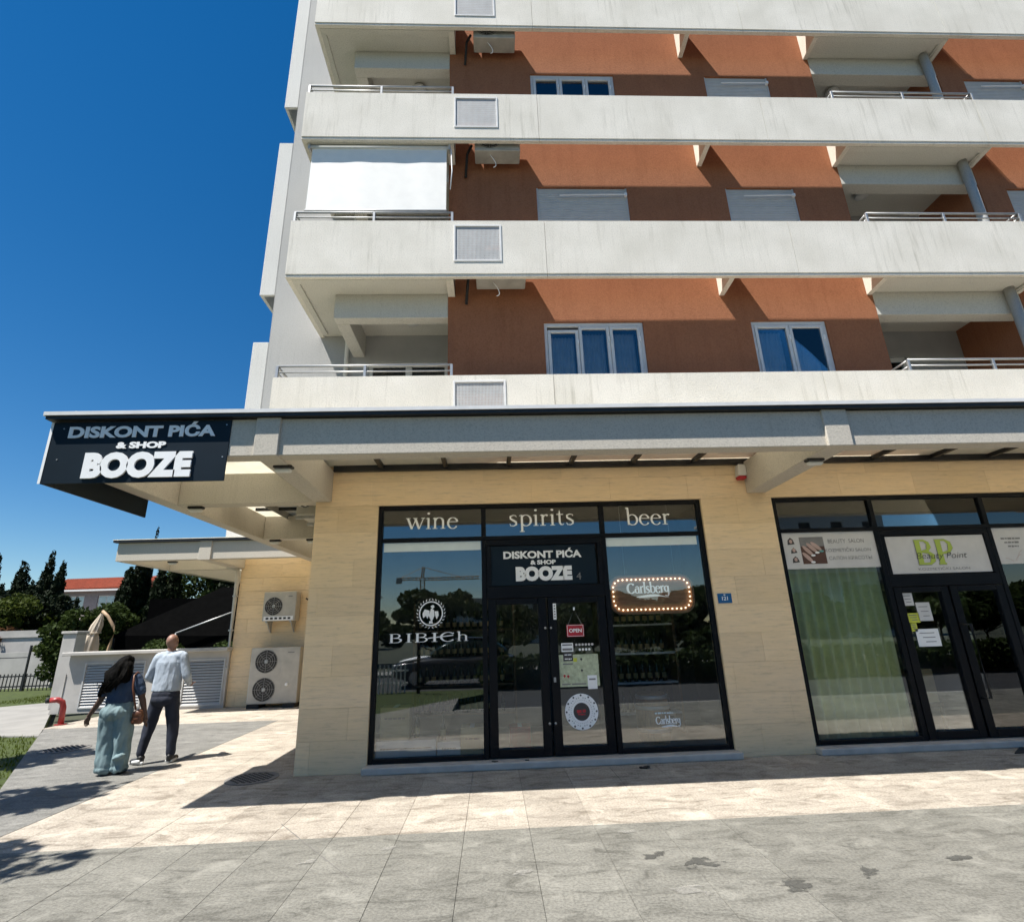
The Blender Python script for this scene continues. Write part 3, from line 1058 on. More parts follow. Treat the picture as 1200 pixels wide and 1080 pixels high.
def flat_window(key, k, lights, open_leaf=False):
    x0, x1 = WINS[key]
    z0, z1 = wbot(k), wtop(k)
    y0, y1 = YW + .03, YW + .10
    f = MB()
    f.box(x0, x1, y0, y1, z1 - .07, z1).box(x0, x0 + .055, y0, y1, z0, z1 - .07).box(x1 - .055, x1, y0, y1, z0, z1 - .07).box(x0 + .055, x1 - .055, y0, y1, z0, z0 + .06)
    w = obj('window', f, 'pvc', bld, bevel=.006)
    n = lights
    seg = (x1 - x0 - .11) / n
    for i in range(n):
        a, b = x0 + .055 + seg * i, x0 + .055 + seg * (i + 1)
        drop = .06 if (open_leaf and i == 0) else 0
        s_ = MB()
        t = .055
        za, zc = z0 + .062, z1 - .075 - drop
        s_.box(a + .004, a + t, y0 - .012, y0 + .045, za, zc).box(b - t, b - .004, y0 - .012, y0 + .045, za, zc).box(a + t, b - t, y0 - .012, y0 + .045, zc - t, zc).box(a + t, b - t, y0 - .012, y0 + .045, za, za + t)
        obj('casement', s_, 'pvc', w, bevel=.005)
        obj('pane', bx(a + t, b - t, y0 + .012, y0 + .018, za + t, zc - t), 'flat_glass', w)
        cur = MB()
        m = 24
        for j in range(m):
            xa, xb = a + t + (b - a - 2 * t) * j / m, a + t + (b - a - 2 * t) * (j + 1) / m
            ya, yb_ = y1 + .10 + .015 * math.sin(j * 1.9), y1 + .10 + .015 * math.sin((j + 1) * 1.9)
            cur.add([(xa, ya, za), (xb, yb_, za), (xb, yb_, zc - .05), (xa, ya, zc - .05)], [(0, 1, 2, 3)])
        obj('curtain', cur, 'curtain_lace', w, smooth=True)
        obj('hinge', MB().box(b - .03, b - .008, y0 - .03, y0 - .0125, zc - .28, zc - .20), 'sign_white', w)
    obj('unlit_room_back', bx(x0, x1, YW + .9, YW + .92, z0 - .2, z1 + .1), 'dark_inside', w)  # dark sheet giving the shade of the room behind the window


def shutter(key, k):
    x0, x1 = WINS[key]
    z0, z1 = wbot(k), wtop(k)
    prof, z = [], z1 - .002
    n = 36
    y = YW + .035
    for i in range(n):
        za = z1 - (z1 - z0) * i / n
        zc = z1 - (z1 - z0) * (i + 1) / n
        h = za - zc
        prof += [(y + .012, za - .001), (y, za - h * .25), (y, za - h * .8), (y + .012, zc + .001)]
    n2 = len(prof)
    mb = MB()
    mb.add([(x0 + .03, p[0], p[1]) for p in prof] + [(x1 - .03, p[0], p[1]) for p in prof], [(i, i + 1, n2 + i + 1, n2 + i) for i in range(n2 - 1)])
    s_ = obj('roller_shutter', mb, 'shutter', bld)
    obj('guide', bx(x0, x0 + .03, y - .012, y + .05, z0, z1 - .002), 'shutter', s_)
    obj('guide', bx(x1 - .03, x1, y - .012, y + .05, z0, z1 - .002), 'shutter', s_)
    obj('white_rod', MB().tube([(x0 + (x1 - x0) * .25, y - .05, z1 - .20), (x1 - .03, y - .05, z1 - .18)], .012, 6).box(x1 - .06, x1 - .015, y - .065, y - .012, z1 - .21, z1 - .15), 'sign_white', s_)  # thin white bar with an end block near the shutter top


flat_window('A', 0, 3, True)
flat_window('B', 0, 2)
shutter('A', 1)
shutter('B', 1)
flat_window('A', 2, 3)
shutter('B', 2)
for k in range(3):
    shutter('C', k)
for key in WINS:
    shutter(key, 3)

# ================================================================== CANOPY OVER THE SHOPS (parts of the building)
CF = 5.69                                    # front face of the canopy beam
RZ = 4.10
cb = obj('canopy_beam', bx(-4.83, X_R, CF, CF + .2, 3.63, 4.07), 'canopy_concrete', bld, bevel=.008)
obj('canopy_beam', bx(-4.83, -4.61, CF + .201, 14.6, 3.60, 4.07), 'canopy_concrete', bld, bevel=.008)
for y in (7.80, 10.87, 13.95):
    obj('canopy_beam', bx(-4.608, -2.585, y, y + .22, 3.60, 4.068), 'canopy_concrete', bld, bevel=.008)
for x0, x1 in ((-2.62, -2.35), (3.94, 4.24), (10.5, 10.8)):
    obj('canopy_bracket', MB().prism_x([(CF - .034, 3.62), (CF - .034, 4.075), (YW - .002, 4.075), (YW - .002, 3.59)], x0, x1), 'canopy_concrete', bld, bevel=.008)
# roof sheets, edge trim and purlins
obj('roof_sheet', bx(-4.90, X_R, CF - .085, YW - .004, RZ + .032, RZ + .042), 'roof_sheet', bld)
obj('roof_sheet', bx(-4.90, -2.60, YW - .002, 14.7, RZ + .032, RZ + .042), 'roof_sheet', bld)
obj('roof_edge', bx(-4.91, X_R, CF - .10, CF - .087, RZ + .012, RZ + .055), 'white_edge', bld)
obj('roof_edge', bx(-4.92, -4.903, CF - .085, 14.7, RZ + .012, RZ + .055), 'white_edge', bld)
obj('edge_purlin', bx(-4.895, X_R, CF - .08, CF + .06, RZ - .026, RZ + .030), 'black_metal', bld)
obj('wall_plate', bx(-2.34, X_R, YW - .07, YW - .006, RZ - .06, RZ + .030), 'black_metal', bld)
obj('mid_purlin', bx(-4.60, -2.63, 7.19, 7.24, RZ - .028, RZ + .030), 'black_metal', bld)
obj('mid_purlin', bx(-4.60, -2.60, 10.35, 10.40, RZ - .028, RZ + .030), 'black_metal', bld)
obj('mid_purlin', bx(-4.60, -2.60, 12.4, 12.45, RZ - .028, RZ + .030), 'black_metal', bld)
for i in range(18):
    x = -1.62 + .955 * i
    if x < 14.5:
        obj('rafter', bx(x - .03, x + .03, CF + .21, YW - .072, RZ - .028, RZ + .030), 'black_metal', bld)
for i in range(12):
    x = -4.6 + 1.9 * i
    if x < 14:
        obj('roof_clip', MB().tube([(x, CF - .05, RZ + .042), (x, CF - .05, RZ + .075)], [.022, .014], 8), 'steel', bld)


def bulkhead(x, y, z, along='x'):
    a, b = (.11, .05) if along == 'x' else (.05, .11)
    root = obj('bulkhead_lamp', bx(x - a, x + a, y - b, y + b, z + .035, z + .07), 'black_metal', bld, bevel=.01)
    obj('diffuser', bx(x - a * .85, x + a * .85, y - b * .8, y + b * .8, z - .01, z + .0345), 'white_plastic', root, bevel=.015)


bulkhead(-2.42, 6.05, 3.55)
bulkhead(4.05, 6.15, 3.545)
bulkhead(-4.40, 7.93, 3.53)
bulkhead(-4.40, 10.98, 3.53)
bulkhead(-3.66, 10.98, 3.53)
bulkhead(-8.0, 13.75, 3.53)

# ---- rear wing with its own canopy
obj('wing_wall', bx(-7.02, -2.3, 15.412, 15.7, 0, 4.05), 'grout', bld)
ww = bpy.data.objects['wing_wall']
for i in range(11):
    z0, z1 = 4.04 / 11 * i, 4.04 / 11 * (i + 1)
    cuts = [-7.03] + [x for x in np.arange(-8 + (i * .5) % 1.2, -2.6, 1.2) if -6.9 < x < -2.7] + [-2.59]
    for c0, c1 in zip(cuts[:-1], cuts[1:]):
        obj('cladding_tile', bx(c0 + .003, c1 - .003, 15.40 + random.uniform(0, .002), 15.411, z0 + .004, z1 - .004), 'stone_tile', ww)
obj('wing_upper', bx(-7.75, -4.2, 15.72, 24, 4.2, 6.9), 'side_panel', bld)
obj('canopy_beam', bx(-9.25, -4.832, 13.50, 13.7, 3.60, 4.05), 'canopy_concrete', bld, bevel=.008)
obj('canopy_beam', bx(-9.25, -9.05, 13.701, 22, 3.60, 4.05), 'canopy_concrete', bld, bevel=.008)
obj('canopy_bracket', bx(-7.25, -6.95, 13.465, 15.40, 3.58, 4.055), 'canopy_concrete', bld, bevel=.008)
obj('canopy_beam', bx(-9.048, -7.03, 15.45, 15.65, 3.58, 4.048), 'canopy_concrete', bld, bevel=.008)
obj('roof_sheet', bx(-9.34, -4.93, 13.41, 22, RZ + .012, RZ + .022), 'roof_sheet', bld)
obj('edge_purlin', bx(-9.33, -4.94, 13.42, 13.56, 4.052, RZ + .010), 'black_metal', bld)
obj('drain_pipe', MB().tube([(-7.35, 15.2, 3.62), (-7.10, 15.32, 3.55), (-7.08, 15.33, 3.3), (-7.08, 15.33, .02)], .06, 12), 'old_plastic', bld, smooth=True)
dp = bpy.data.objects['drain_pipe']
for z in (.95, 1.9, 2.8):
    obj('pipe_clamp', MB().tube([(-7.08, 15.33, z), (-7.08, 15.33, z + .04)], .068, 12), 'galvanised', dp)

# ================================================================== SHOPFRONTS (parts of the building)
FY = YW + .035                                # front of the black frames
GY = YW + .075                                # glass


def fr_box(mb, x0, x1, z0, z1, y0=None, y1=None):
    mb.box(x0, x1, FY if y0 is None else y0, FY + .08 if y1 is None else y1, z0, z1)


def shopfront(x0, mirror_handle):
    """x0: left edge; 4.86 wide: window, double door with fascia, window, transoms on top"""
    X = lambda a: x0 + a
    W = 4.86
    f = MB()
    fr_box(f, X(0), X(.065), .09, 3.515)
    fr_box(f, X(W - .065), X(W), .09, 3.515)
    fr_box(f, X(.065), X(W - .065), 3.455, 3.515)
    fr_box(f, X(.065), X(W - .065), 2.975, 3.03)
    for a in (1.515, 3.295):
        fr_box(f, X(a), X(a + .07), .09, 2.975)
        fr_box(f, X(a), X(a + .07), 3.03, 3.455)
    fr_box(f, X(.065), X(1.515), .09, .15)
    fr_box(f, X(3.365), X(W - .065), .09, .15)
    root = obj('shopfront_frame', f, 'black_frame', bld, bevel=.006)
    obj('door_header', MB().box(X(1.585), X(3.295), FY + .004, FY + .07, 2.13, 2.30).box(X(1.585), X(3.295), FY + .004, FY + .07, 2.89, 2.973).box(X(1.585), X(1.655), FY + .004, FY + .07, 2.30, 2.89).box(X(3.225), X(3.295), FY + .004, FY + .07, 2.30, 2.89), 'black_frame', root, bevel=.006)
    for a, b, z0, z1 in ((.065, 1.515, 3.03, 3.455), (1.585, 3.295, 3.03, 3.455), (3.365, W - .065, 3.03, 3.455), (.065, 1.515, .15, 2.975), (3.365, W - .065, .15, 2.975)):
        obj('pane', bx(X(a), X(b), GY, GY + .008, z0, z1), 'shop_glass', root)
    doors = []
    for a, b in ((1.60, 2.425), (2.455, 3.28)):
        dm = MB()
        fr_box(dm, X(a), X(a + .115), .10, 2.125)
        fr_box(dm, X(b - .115), X(b), .10, 2.125)
        fr_box(dm, X(a + .115), X(b - .115), 2.045, 2.125)
        fr_box(dm, X(a + .115), X(b - .115), .10, .20)
        dd = obj('shop_door', dm, 'black_frame', bld, bevel=.006)
        obj('pane', bx(X(a + .115), X(b - .115), GY, GY + .008, .20, 2.045), 'shop_glass', dd)
        doors.append(dd)
    st = MB().box(X(-.04), X(W + .04), YW - .15, FY + .09, .0, .085)
    obj('threshold_step', st, 'sill_stone', bld, bevel=.014, seg=2)
    return root, doors


shop_root, shop_doors = shopfront(-1.655, 0)
for dd, xk in zip(shop_doors, (.745, .825)):
    for z in (.49, 1.71):
        obj('handle_fixing', MB().tube([(xk, FY - .02, z), (xk, FY, z)], .016, 10), 'steel', dd, smooth=True)
    hx = .745 if dd is shop_doors[0] else .83
0 and obj('door_handle', MB().tube([(.72, FY, 1.71), (.70, FY - .06, 1.71), (.70, FY - .06, .49), (.72, FY, .49)], .013, 8), 'black_metal', shop_doors[0], smooth=True)
obj('lock', bx(.83, .86, FY - .012, FY, 1.0, 1.06), 'steel', shop_doors[1])
salon_root, salon_doors = shopfront(4.325, 0)
obj('door_handle', MB().tube([(6.79, FY, 1.58), (6.86, FY - .09, 1.58), (6.86, FY - .09, .60), (6.79, FY, .60)], .02, 10), 'black_metal', salon_doors[1], smooth=True)
# shop rooms
for nm, x0, x1 in (('shop_room', -2.25, 3.75), ('salon_room', 3.80, 9.7)):
    rm = MB()
    rm.box(x0, x1, YW + .302, 10.395, -.02, .06)
    rm2 = MB()
    rm2.box(x0, x1, YW + .302, 10.395, 3.75, 3.80).box(x0, x0 + .04, YW + .302, 10.395, .061, 3.749).box(x1 - .04, x1, YW + .302, 10.395, .061, 3.749).box(x0 + .041, x1 - .041, 10.34, 10.39, .061, 3.749)
    obj('room_floor', rm, 'room_floor', bld)
    obj('room_wall', rm2, 'room_wall', bld)

# ================================================================== SIGNS AND LETTERING
SY = CF - .013
sg = thing('shop_sign', (-3.85, SY, 3.34), 'dark navy corner sign reading DISKONT PIĆA & SHOP BOOZE at the canopy end', 'sign')
obj('board', bx(-4.836, -2.90, SY, SY + .0115, 3.345, 4.06), 'sign_navy', sg, bevel=.004)
obj('side_board', bx(-4.862, -4.838, SY + .0, 7.50, 3.355, 4.06), 'sign_navy', sg, bevel=.004)
obj('edge_strip', bx(-4.866, -4.838, SY - .004, SY - .0005, 3.35, 4.055), 'sign_white', sg)
ls = SY - .003
text('lettering', 'DISKONT PIĆA', -4.655, -3.06, 3.865, 4.045, ls, 'sign_white', sg, bold=.043, depth=.006)
text('lettering', '& SHOP', -4.115, -3.58, 3.735, 3.812, ls, 'sign_white', sg, bold=.05, depth=.006)
text('lettering', 'BOOZE', -4.415, -3.265, 3.392, 3.69, ls, 'sign_white', sg, bold=.068, depth=.020)
for x, z in ((-4.72, 3.62), (-2.95, 3.62), (-2.95, 4.0), (-4.72, 3.98)):
    obj('screw', MB().tube([(x, SY - .004, z), (x, SY, z)], .008, 8), 'steel', sg)

hs = thing('door_sign', (.76, FY + .03, 2.30), 'small navy sign reading DISKONT PIĆA & SHOP BOOZE above the shop door', 'sign')
obj('board', bx(-.005, 1.545, FY + .03, FY + .05, 2.305, 2.885), 'sign_navy', hs, bevel=.004)
ys = FY + .027
text('lettering', 'DISKONT PIĆA', .18, 1.335, 2.69, 2.835, ys, 'sign_white', hs, bold=.043)
text('lettering', '& SHOP', .575, .95, 2.60, 2.665, ys, 'sign_white', hs, bold=.05)
text('lettering', 'BOOZE', .355, 1.18, 2.365, 2.575, ys, 'sign_white', hs, bold=.075)
text('lettering', '4', 1.24, 1.31, 2.37, 2.47, ys, 'print_grey', hs)

GV = GY - .004                                 # vinyl on the outside of the glass


def decal(name, label, cat, x, z, group=None):
    return thing(name, (x, GV, z), label, cat, group)


t = decal('window_lettering', 'white serif word wine on the left transom of the drinks shop', 'lettering', -.87, 3.16)
serif('word', 'wine', -1.26, -.48, 3.165, .168, GV, 'vinyl_white', t, 1.15, .05)
t = decal('window_lettering', 'white serif word spirits on the middle transom of the drinks shop', 'lettering', .77, 3.17)
serif('word', 'spirits', .285, 1.255, 3.175, .172, GV, 'vinyl_white', t, 1.15, .05)
t = decal('window_lettering', 'white serif word beer on the right transom of the drinks shop', 'lettering', 2.39, 3.15)
serif('word', 'beer', 2.05, 2.73, 3.15, .165, GV, 'vinyl_white', t, 1.15, .02)

for lab, x0, x1 in (('pale frosted strip along the top of the left drinks window', -1.565, -.15), ('pale frosted strip along the top of the right drinks window', 1.70, 3.09)):
    tag(obj('frosted_strip', bx(x0, x1, GV - .002, GV, 2.835, 2.965), 'vinyl_frost'), lab, 'strip', 'frosted strips of the drinks windows')

# winery emblem and name on the left window
t = decal('winery_decal', 'white BIBICh name under a round wreath emblem on the left window', 'decal', -.87, 1.55)
serif('name', 'BIBICh', -1.44, -.34, 1.575, .085, GV, 'vinyl_white', t, 1.15, .12)
tick = MB().add([(-.90, GV - .002, 1.618), (-.55, GV - .002, 1.648), (-.55, GV - .002, 1.66), (-.90, GV - .002, 1.63)], [(0, 1, 2, 3)])
obj('flourish', tick, 'vinyl_white', t)
ring = MB()
ec, er = (-.865, 1.955), .17
for i in range(40):
    a0, a1 = 2 * math.pi * i / 40, 2 * math.pi * (i + 1) / 40
    ring.add([(ec[0] + r_ * math.cos(a), GV, ec[1] + r_ * math.sin(a)) for r_, a in ((er, a0), (er, a1), (er - .018, a1), (er - .018, a0))], [(0, 1, 2, 3)])
obj('ring', ring, 'vinyl_white', t)
wr = MB()
for i in range(26):                            # wreath leaves round the ring
    a = math.radians(-80 + 340 * i / 25 + 0)
    a = math.radians(-90 + 360 * (i + .5) / 26)
    c = Vector((ec[0] + (er + .018) * math.cos(a), ec[1] + (er + .018) * math.sin(a)))
    tdir = Vector((-math.sin(a), math.cos(a)))
    ndir = Vector((math.cos(a), math.sin(a)))
    sgn = 1 if math.cos(a) > 0 else -1
    q = [c - tdir * sgn * .012, c + ndir * .012, c + tdir * sgn * .018 + ndir * .022, c - ndir * .008]
    wr.add([(p.x, GV, p.y) for p in q], [(0, 1, 2, 3)])
obj('wreath', wr, 'vinyl_white', t)
bird = MB()
for poly in ([(-.01, .10), (.03, .12), (.05, .09), (.02, .06)], [(.0, .07), (.04, .05), (.05, -.03), (.01, -.12), (-.03, -.03)], [(-.02, .04), (-.09, .06), (-.12, .0), (-.11, -.06), (-.07, -.03), (-.05, -.07), (-.025, -.02)], [(.05, .03), (.10, .03), (.11, -.03), (.08, -.08), (.06, -.03)], [(-.02, -.10), (.02, -.10), (.03, -.135), (-.03, -.135)]):
    bird.add([(ec[0] + x, GV - .0004, ec[1] + z) for x, z in poly], [tuple(range(len(poly)))])
obj('bird', bird, 'vinyl_white', t)

# beer decal low on the right window


def script_word(name, x0, x1, zb_, xh, y, mat, parent):
    o = serif(name, 'Carlsberg', x0, x1, zb_, xh, y, mat, parent, 2.1, -.06)
    sw = MB()
    n = 16
    a, b = [], []
    for i in range(n + 1):
        u = i / n
        x = x0 + (x1 - x0) * (.22 + .76 * u)
        z = zb_ - xh * (.55 - .35 * math.sin(u * math.pi * 1.2) * u)
        w = xh * .16 * math.sin(math.pi * min(1, u + .08)) + .002
        a.append((x, y - .002, z + w))
        b.append((x, y - .002, z - w))
    sw.add(a + b, [(i, i + 1, n + 2 + i, n + 1 + i) for i in range(n)])
    obj('swash', sw, mat, parent)


t = decal('beer_decal', 'small white Carlsberg lettering low on the right drinks window', 'decal', 2.36, .38)
script_word('name', 2.19, 2.53, .425, .062, GV, 'vinyl_white', t)
tiny_lines(2.19, 2.44, .545, .57, GV, 'vinyl_frost', t, 3)

# lit marquee sign hanging inside the right window
MX0, MX1, MZ0, MZ1, MY = 1.75, 2.98, 1.88, 2.40, GY + .16
mq = thing('beer_marquee', (2.36, MY, 1.88), 'wooden Carlsberg marquee board ringed with lit bulbs hanging in the right window', 'sign')


def rrect(x0, x1, z0, z1, r, n=6):
    pts = []
    for cx, cz, a0 in ((x1 - r, z1 - r, 0), (x0 + r, z1 - r, 90), (x0 + r, z0 + r, 180), (x1 - r, z0 + r, 270)):
        for i in range(n + 1):
            a = math.radians(a0 + 90 * i / n)
            pts.append((cx + r * math.cos(a), cz + r * math.sin(a)))
    return pts


obj('board', MB().prism_y(rrect(MX0, MX1, MZ0, MZ1, .16), MY, MY + .05), 'marquee_wood', mq)
rim = MB()
po, pi_ = rrect(MX0 - .02, MX1 + .02, MZ0 - .02, MZ1 + .02, .18), rrect(MX0 + .015, MX1 - .015, MZ0 + .015, MZ1 - .015, .145)
n = len(po)
for i in range(n):
    j = (i + 1) % n
    q = [po[i], po[j], pi_[j], pi_[i]]
    rim.add([(x, MY - .03, z) for x, z in q] + [(x, MY + .002, z) for x, z in q], [(0, 1, 2, 3), (0, 1, 5, 4), (2, 3, 7, 6)])
obj('rim', rim, 'marquee_wood', mq)
path = rrect(MX0 + .045, MX1 - .045, MZ0 + .045, MZ1 - .045, .13, 8)
cum = [0]
for i in range(len(path)):
    a, b = path[i], path[(i + 1) % len(path)]
    cum.append(cum[-1] + math.hypot(b[0] - a[0], b[1] - a[1]))
bulb_me = MB().lathe([(.003, -.018), (.010, -.014), (.013, -.004), (.011, .006), (.007, .016)], n=10, axis='y').mesh('bulb')
NBULB = 44
for k in range(NBULB):
    sdist = cum[-1] * k / NBULB
    i = max(j for j in range(len(path)) if cum[j] <= sdist)
    a, b = path[i], path[(i + 1) % len(path)]
    u = (sdist - cum[i]) / max(1e-6, cum[i + 1] - cum[i])
    o = obj('bulb', bulb_me, 'bulb_warm', mq, smooth=True)
    o.location = (a[0] + (b[0] - a[0]) * u, MY - .02, a[1] + (b[1] - a[1]) * u)
script_word('name', 2.0, 2.64, 2.16, .10, MY - .004, 'letter_glow', mq)
tiny_lines(1.93, 2.78, 1.99, 2.005, MY - .004, 'cardboard', mq, 4)
for x in (2.0, 2.75):
    obj('cord', MB().tube([(x, MY + .02, MZ1), (x, MY + .02, 3.7)], .003, 5), 'steel', mq)

# stickers and notices on the shop door
yd = GV
t = decal('door_sticker', 'narrow white upright sticker on the middle door stile', 'sticker', .89, 1.82)
obj('sheet', bx(.868, .912, FY - .004, FY - .001, 1.82, 2.04), 'vinyl_white', t)
for i in range(5):
    obj('print', bx(.880, .900, FY - .006, FY - .0045, 1.845 + i * .038, 1.865 + i * .038), 'print_grey', t)
t = decal('open_sign', 'red OPEN sign hanging from a hook on the shop door', 'sign', 1.17, 1.58)
obj('board', bx(1.05, 1.295, yd - .012, yd - .002, 1.58, 1.745), 'print_red', t, bevel=.003)
bd = MB()
for q in ((1.058, 1.287, 1.733, 1.738), (1.058, 1.287, 1.587, 1.592), (1.058, 1.063, 1.592, 1.733), (1.282, 1.287, 1.592, 1.733)):
    bd.box(q[0], q[1], yd - .015, yd - .0125, q[2], q[3])
obj('border', bd, 'vinyl_white', t)
text('lettering', 'OPEN', 1.083, 1.262, 1.638, 1.69, yd - .0145, 'vinyl_white', t, bold=.03)
obj('cord', MB().tube([(1.075, yd - .006, 1.745), (1.172, yd - .006, 1.95), (1.27, yd - .006, 1.745)], .0025, 5), 'steel', t)
obj('hook', bx(1.16, 1.184, yd - .012, yd - .001, 1.94, 1.985), 'vinyl_white', t, bevel=.004)
t = decal('door_sticker', 'small white card payment sticker on the shop door glass', 'sticker', 1.04, 1.37)
obj('sheet', bx(.962, 1.128, yd - .003, yd, 1.385, 1.50), 'vinyl_white', t)
obj('print', MB().box(.975, 1.115, yd - .005, yd - .0035, 1.40, 1.43), 'print_grey', t)
obj('print', MB().box(.975, 1.115, yd - .005, yd - .0035, 1.465, 1.485), 'print_grey', t)
t = decal('door_sticker', 'small black square sticker overlapping the map on the shop door', 'sticker', 1.045, 1.26)
obj('sheet', bx(.98, 1.115, yd - .008, yd - .005, 1.262, 1.375), 'print_dark', t)
tiny_lines(1.0, 1.095, 1.335, 1.355, yd - .0085, 'vinyl_white', t, 5)
tiny_lines(1.0, 1.095, 1.28, 1.30, yd - .0085, 'vinyl_white', t, 6)
t = decal('card_icons', 'two rows of tiny white payment icons on the shop door', 'sticker', 1.30, 1.37)
for r_, nn, z in ((0, 6, 1.455), (1, 4, 1.39)):
    for i in range(nn):
        x = 1.175 + .045 * i + (.045 if r_ else 0)
        obj('icon', MB().lathe([(.002, -.001), (.017, -.001), (.017, .001), (.002, .001)], (x, yd, z + .018), 10, 'y'), 'vinyl_white' if r_ else 'sign_paper', t)
t = decal('delivery_map', 'pale green street map poster on the shop door', 'poster', 1.19, .93)
obj('sheet', bx(.912, 1.468, yd - .0045, yd - .001, .93, 1.345), 'map_paper', t)
for x, z in ((1.23, 1.285), (1.23, 1.14)):
    obj('pin', MB().add([(x - .018, yd - .006, z), (x, yd - .006, z - .028), (x + .018, yd - .006, z), (x, yd - .006, z + .014)], [(0, 1, 2, 3)]), 'print_dark', t)
for x, z in ((.985, 1.075), (1.035, 1.068)):
    obj('pin', MB().add([(x - .02, yd - .006, z), (x, yd - .006, z - .03), (x + .02, yd - .006, z), (x, yd - .006, z + .016)], [(0, 1, 2, 3)]), 'print_red', t)
for x0, x1, z in ((.97, 1.11, 1.215), (.945, 1.06, .955), (1.08, 1.28, .955)):
    obj('print', bx(x0, x1, yd - .007, yd - .0055, z, z + .018), 'print_grey', t)
obj('print', bx(1.12, 1.17, yd - .007, yd - .0055, 1.25, 1.30), 'print_yellow', t)
t = decal('door_sticker', 'white label hanging over the lower corner of the map', 'sticker', 1.365, .88)
obj('sheet', bx(1.30, 1.43, yd - .011, yd - .0085, .895, 1.07), 'vinyl_white', t)
obj('print', bx(1.32, 1.41, yd - .013, yd - .0115, 1.01, 1.03), 'print_grey', t)
t = decal('round_sticker', 'large round white sticker with dark red centre on the shop door', 'sticker', 1.19, .39)
obj('disc', MB().lathe([(.002, -.004), (.226, -.004), (.226, 0), (.002, 0)], (1.19, yd, .615), 40, 'y'), 'vinyl_white', t)
obj('centre', MB().lathe([(.002, -.006), (.112, -.006), (.112, -.0045), (.002, -.0045)], (1.19, yd, .615), 32, 'y'), 'print_dark', t)
rg = MB()
for i in range(36):
    a = 2 * math.pi * i / 36
    for rr, w in ((.175, .010), (.145, .006)):
        if rr > .15 and i % 3 == 0:
            continue
        x, z = 1.19 + rr * math.cos(a), .615 + rr * math.sin(a)
        rg.box(x - w * .6, x + w * .6, yd - .0065, yd - .0045, z - w * .5, z + w * .5)
obj('ring_print', rg, 'print_grey', t)
for i in range(12):
    a = 2 * math.pi * i / 12
    obj('dot', MB().lathe([(.001, -.0065), (.013, -.0065), (.013, -.0045), (.001, -.0045)], (1.19 + .205 * math.cos(a), yd, .615 + .205 * math.sin(a)), 8, 'y'), 'print_dark', t)
tiny_lines(1.125, 1.255, .60, .645, yd - .0075, 'print_red', t, 7)
tiny_lines(1.14, 1.235, .572, .592, yd - .0075, 'print_red', t, 8)

# goods in the drinks windows
box_me = {}


def carton(label, x0, x1, y0, y1, z0, z1, mat='cardboard', words=True):
    r = thing('cardboard_box', ((x0 + x1) / 2, (y0 + y1) / 2, z0), label, 'box', 'boxes in the drinks window')
    obj('carton', bx(x0, x1, y0, y1, z0, z1), mat, r, bevel=.004)
    obj('tape', bx((x0 + x1) / 2 - .03, (x0 + x1) / 2 + .03, y0 - .001, y1, z1 + .0005, z1 + .002), 'sign_paper', r)
    if words:
        tiny_lines(x0 + .06, x1 - .06, z0 + (z1 - z0) * .62, z0 + (z1 - z0) * .68, y0 - .002, 'print_brown', r, 9)


carton('tall tan carton standing at the left end of the window', -1.545, -1.15, GY + .12, GY + .40, .34, .74)
carton('long low pale carton under the tall tan carton', -1.58, -.78, GY + .08, GY + .42, .062, .335, 'sign_paper')
carton('low pale carton in the middle of the window floor', -.765, -.46, GY + .09, GY + .42, .062, .30, 'sign_paper')
carton('tan carton at the right end of the left window', -.455, -.145, GY + .10, GY + .42, .062, .46)
carton('reddish carton behind the left door glass', .22, .52, GY + .5, GY + .8, .062, .38, 'print_red', False)

bot_prof = [(.010, 0), (.036, 0), (.038, .01), (.038, .18), (.030, .215), (.014, .25), (.013, .30), (.016, .302), (.016, .315), (.006, .316)]
bot_me = MB().lathe(bot_prof, n=12).mesh('bottle')
lab_me = MB().lathe([(.0385, .05), (.0388, .05), (.0388, .13), (.0385, .13)], n=12).mesh('label')


def bottle(x, y, z, mat, label, group):
    r = thing('bottle', (x, y, z), label, 'bottle', group)
    b = obj('glass_body', bot_me.copy() if mat != 'bottle_glass' else bot_me, mat, r, smooth=True, local=True)
    obj('paper_label', lab_me, 'cardboard', r, local=True)


bottle(-1.06, GY + .25, .336, 'bottle_glass', 'dark wine bottle with pale label beside the tall tan carton', 'wine bottles in the left window')
bottle(-.70, GY + .22, .302, 'bottle_glass', 'dark wine bottle with pale label on the middle carton', 'wine bottles in the left window')
# shelving with bottles deeper in the shop
for nm, x0, x1, yy in (('dark wooden bottle shelf seen through the right shop window', 1.75, 3.05, 9.2), ('dark wooden bottle shelf seen through the left shop window', -1.4, .4, 9.9)):
    sh = thing('bottle_shelf', ((x0 + x1) / 2, yy, .062), nm, 'shelf')
    obj('upright', bx(x0, x0 + .04, yy, yy + .35, .062, 2.2), 'shelf_wood', sh)
    obj('upright', bx(x1 - .04, x1, yy, yy + .35, .062, 2.2), 'shelf_wood', sh)
    for lv in (.35, .80, 1.25, 1.70):
        obj('shelf_board', bx(x0 + .041, x1 - .041, yy, yy + .35, lv, lv + .03), 'white_edge' if x0 > 0 else 'shelf_wood', sh)
        nb_ = int((x1 - x0 - .2) / .12)
        for i in range(nb_):
            bottle(x0 + .12 + .12 * i, yy + .12, lv + .031, 'bottle_amber' if (i * 7 + int(lv * 20)) % 3 == 0 else 'bottle_glass', 'bottle in a row on the shelf behind the %s window' % ('right' if x0 > 0 else 'left'), 'bottles on the shelf behind the %s window' % ('right' if x0 > 0 else 'left'))
br = thing('beer_barrel', (2.37, GY + .75, .062), 'wooden barrel with white metal hoops inside the right window', 'barrel')
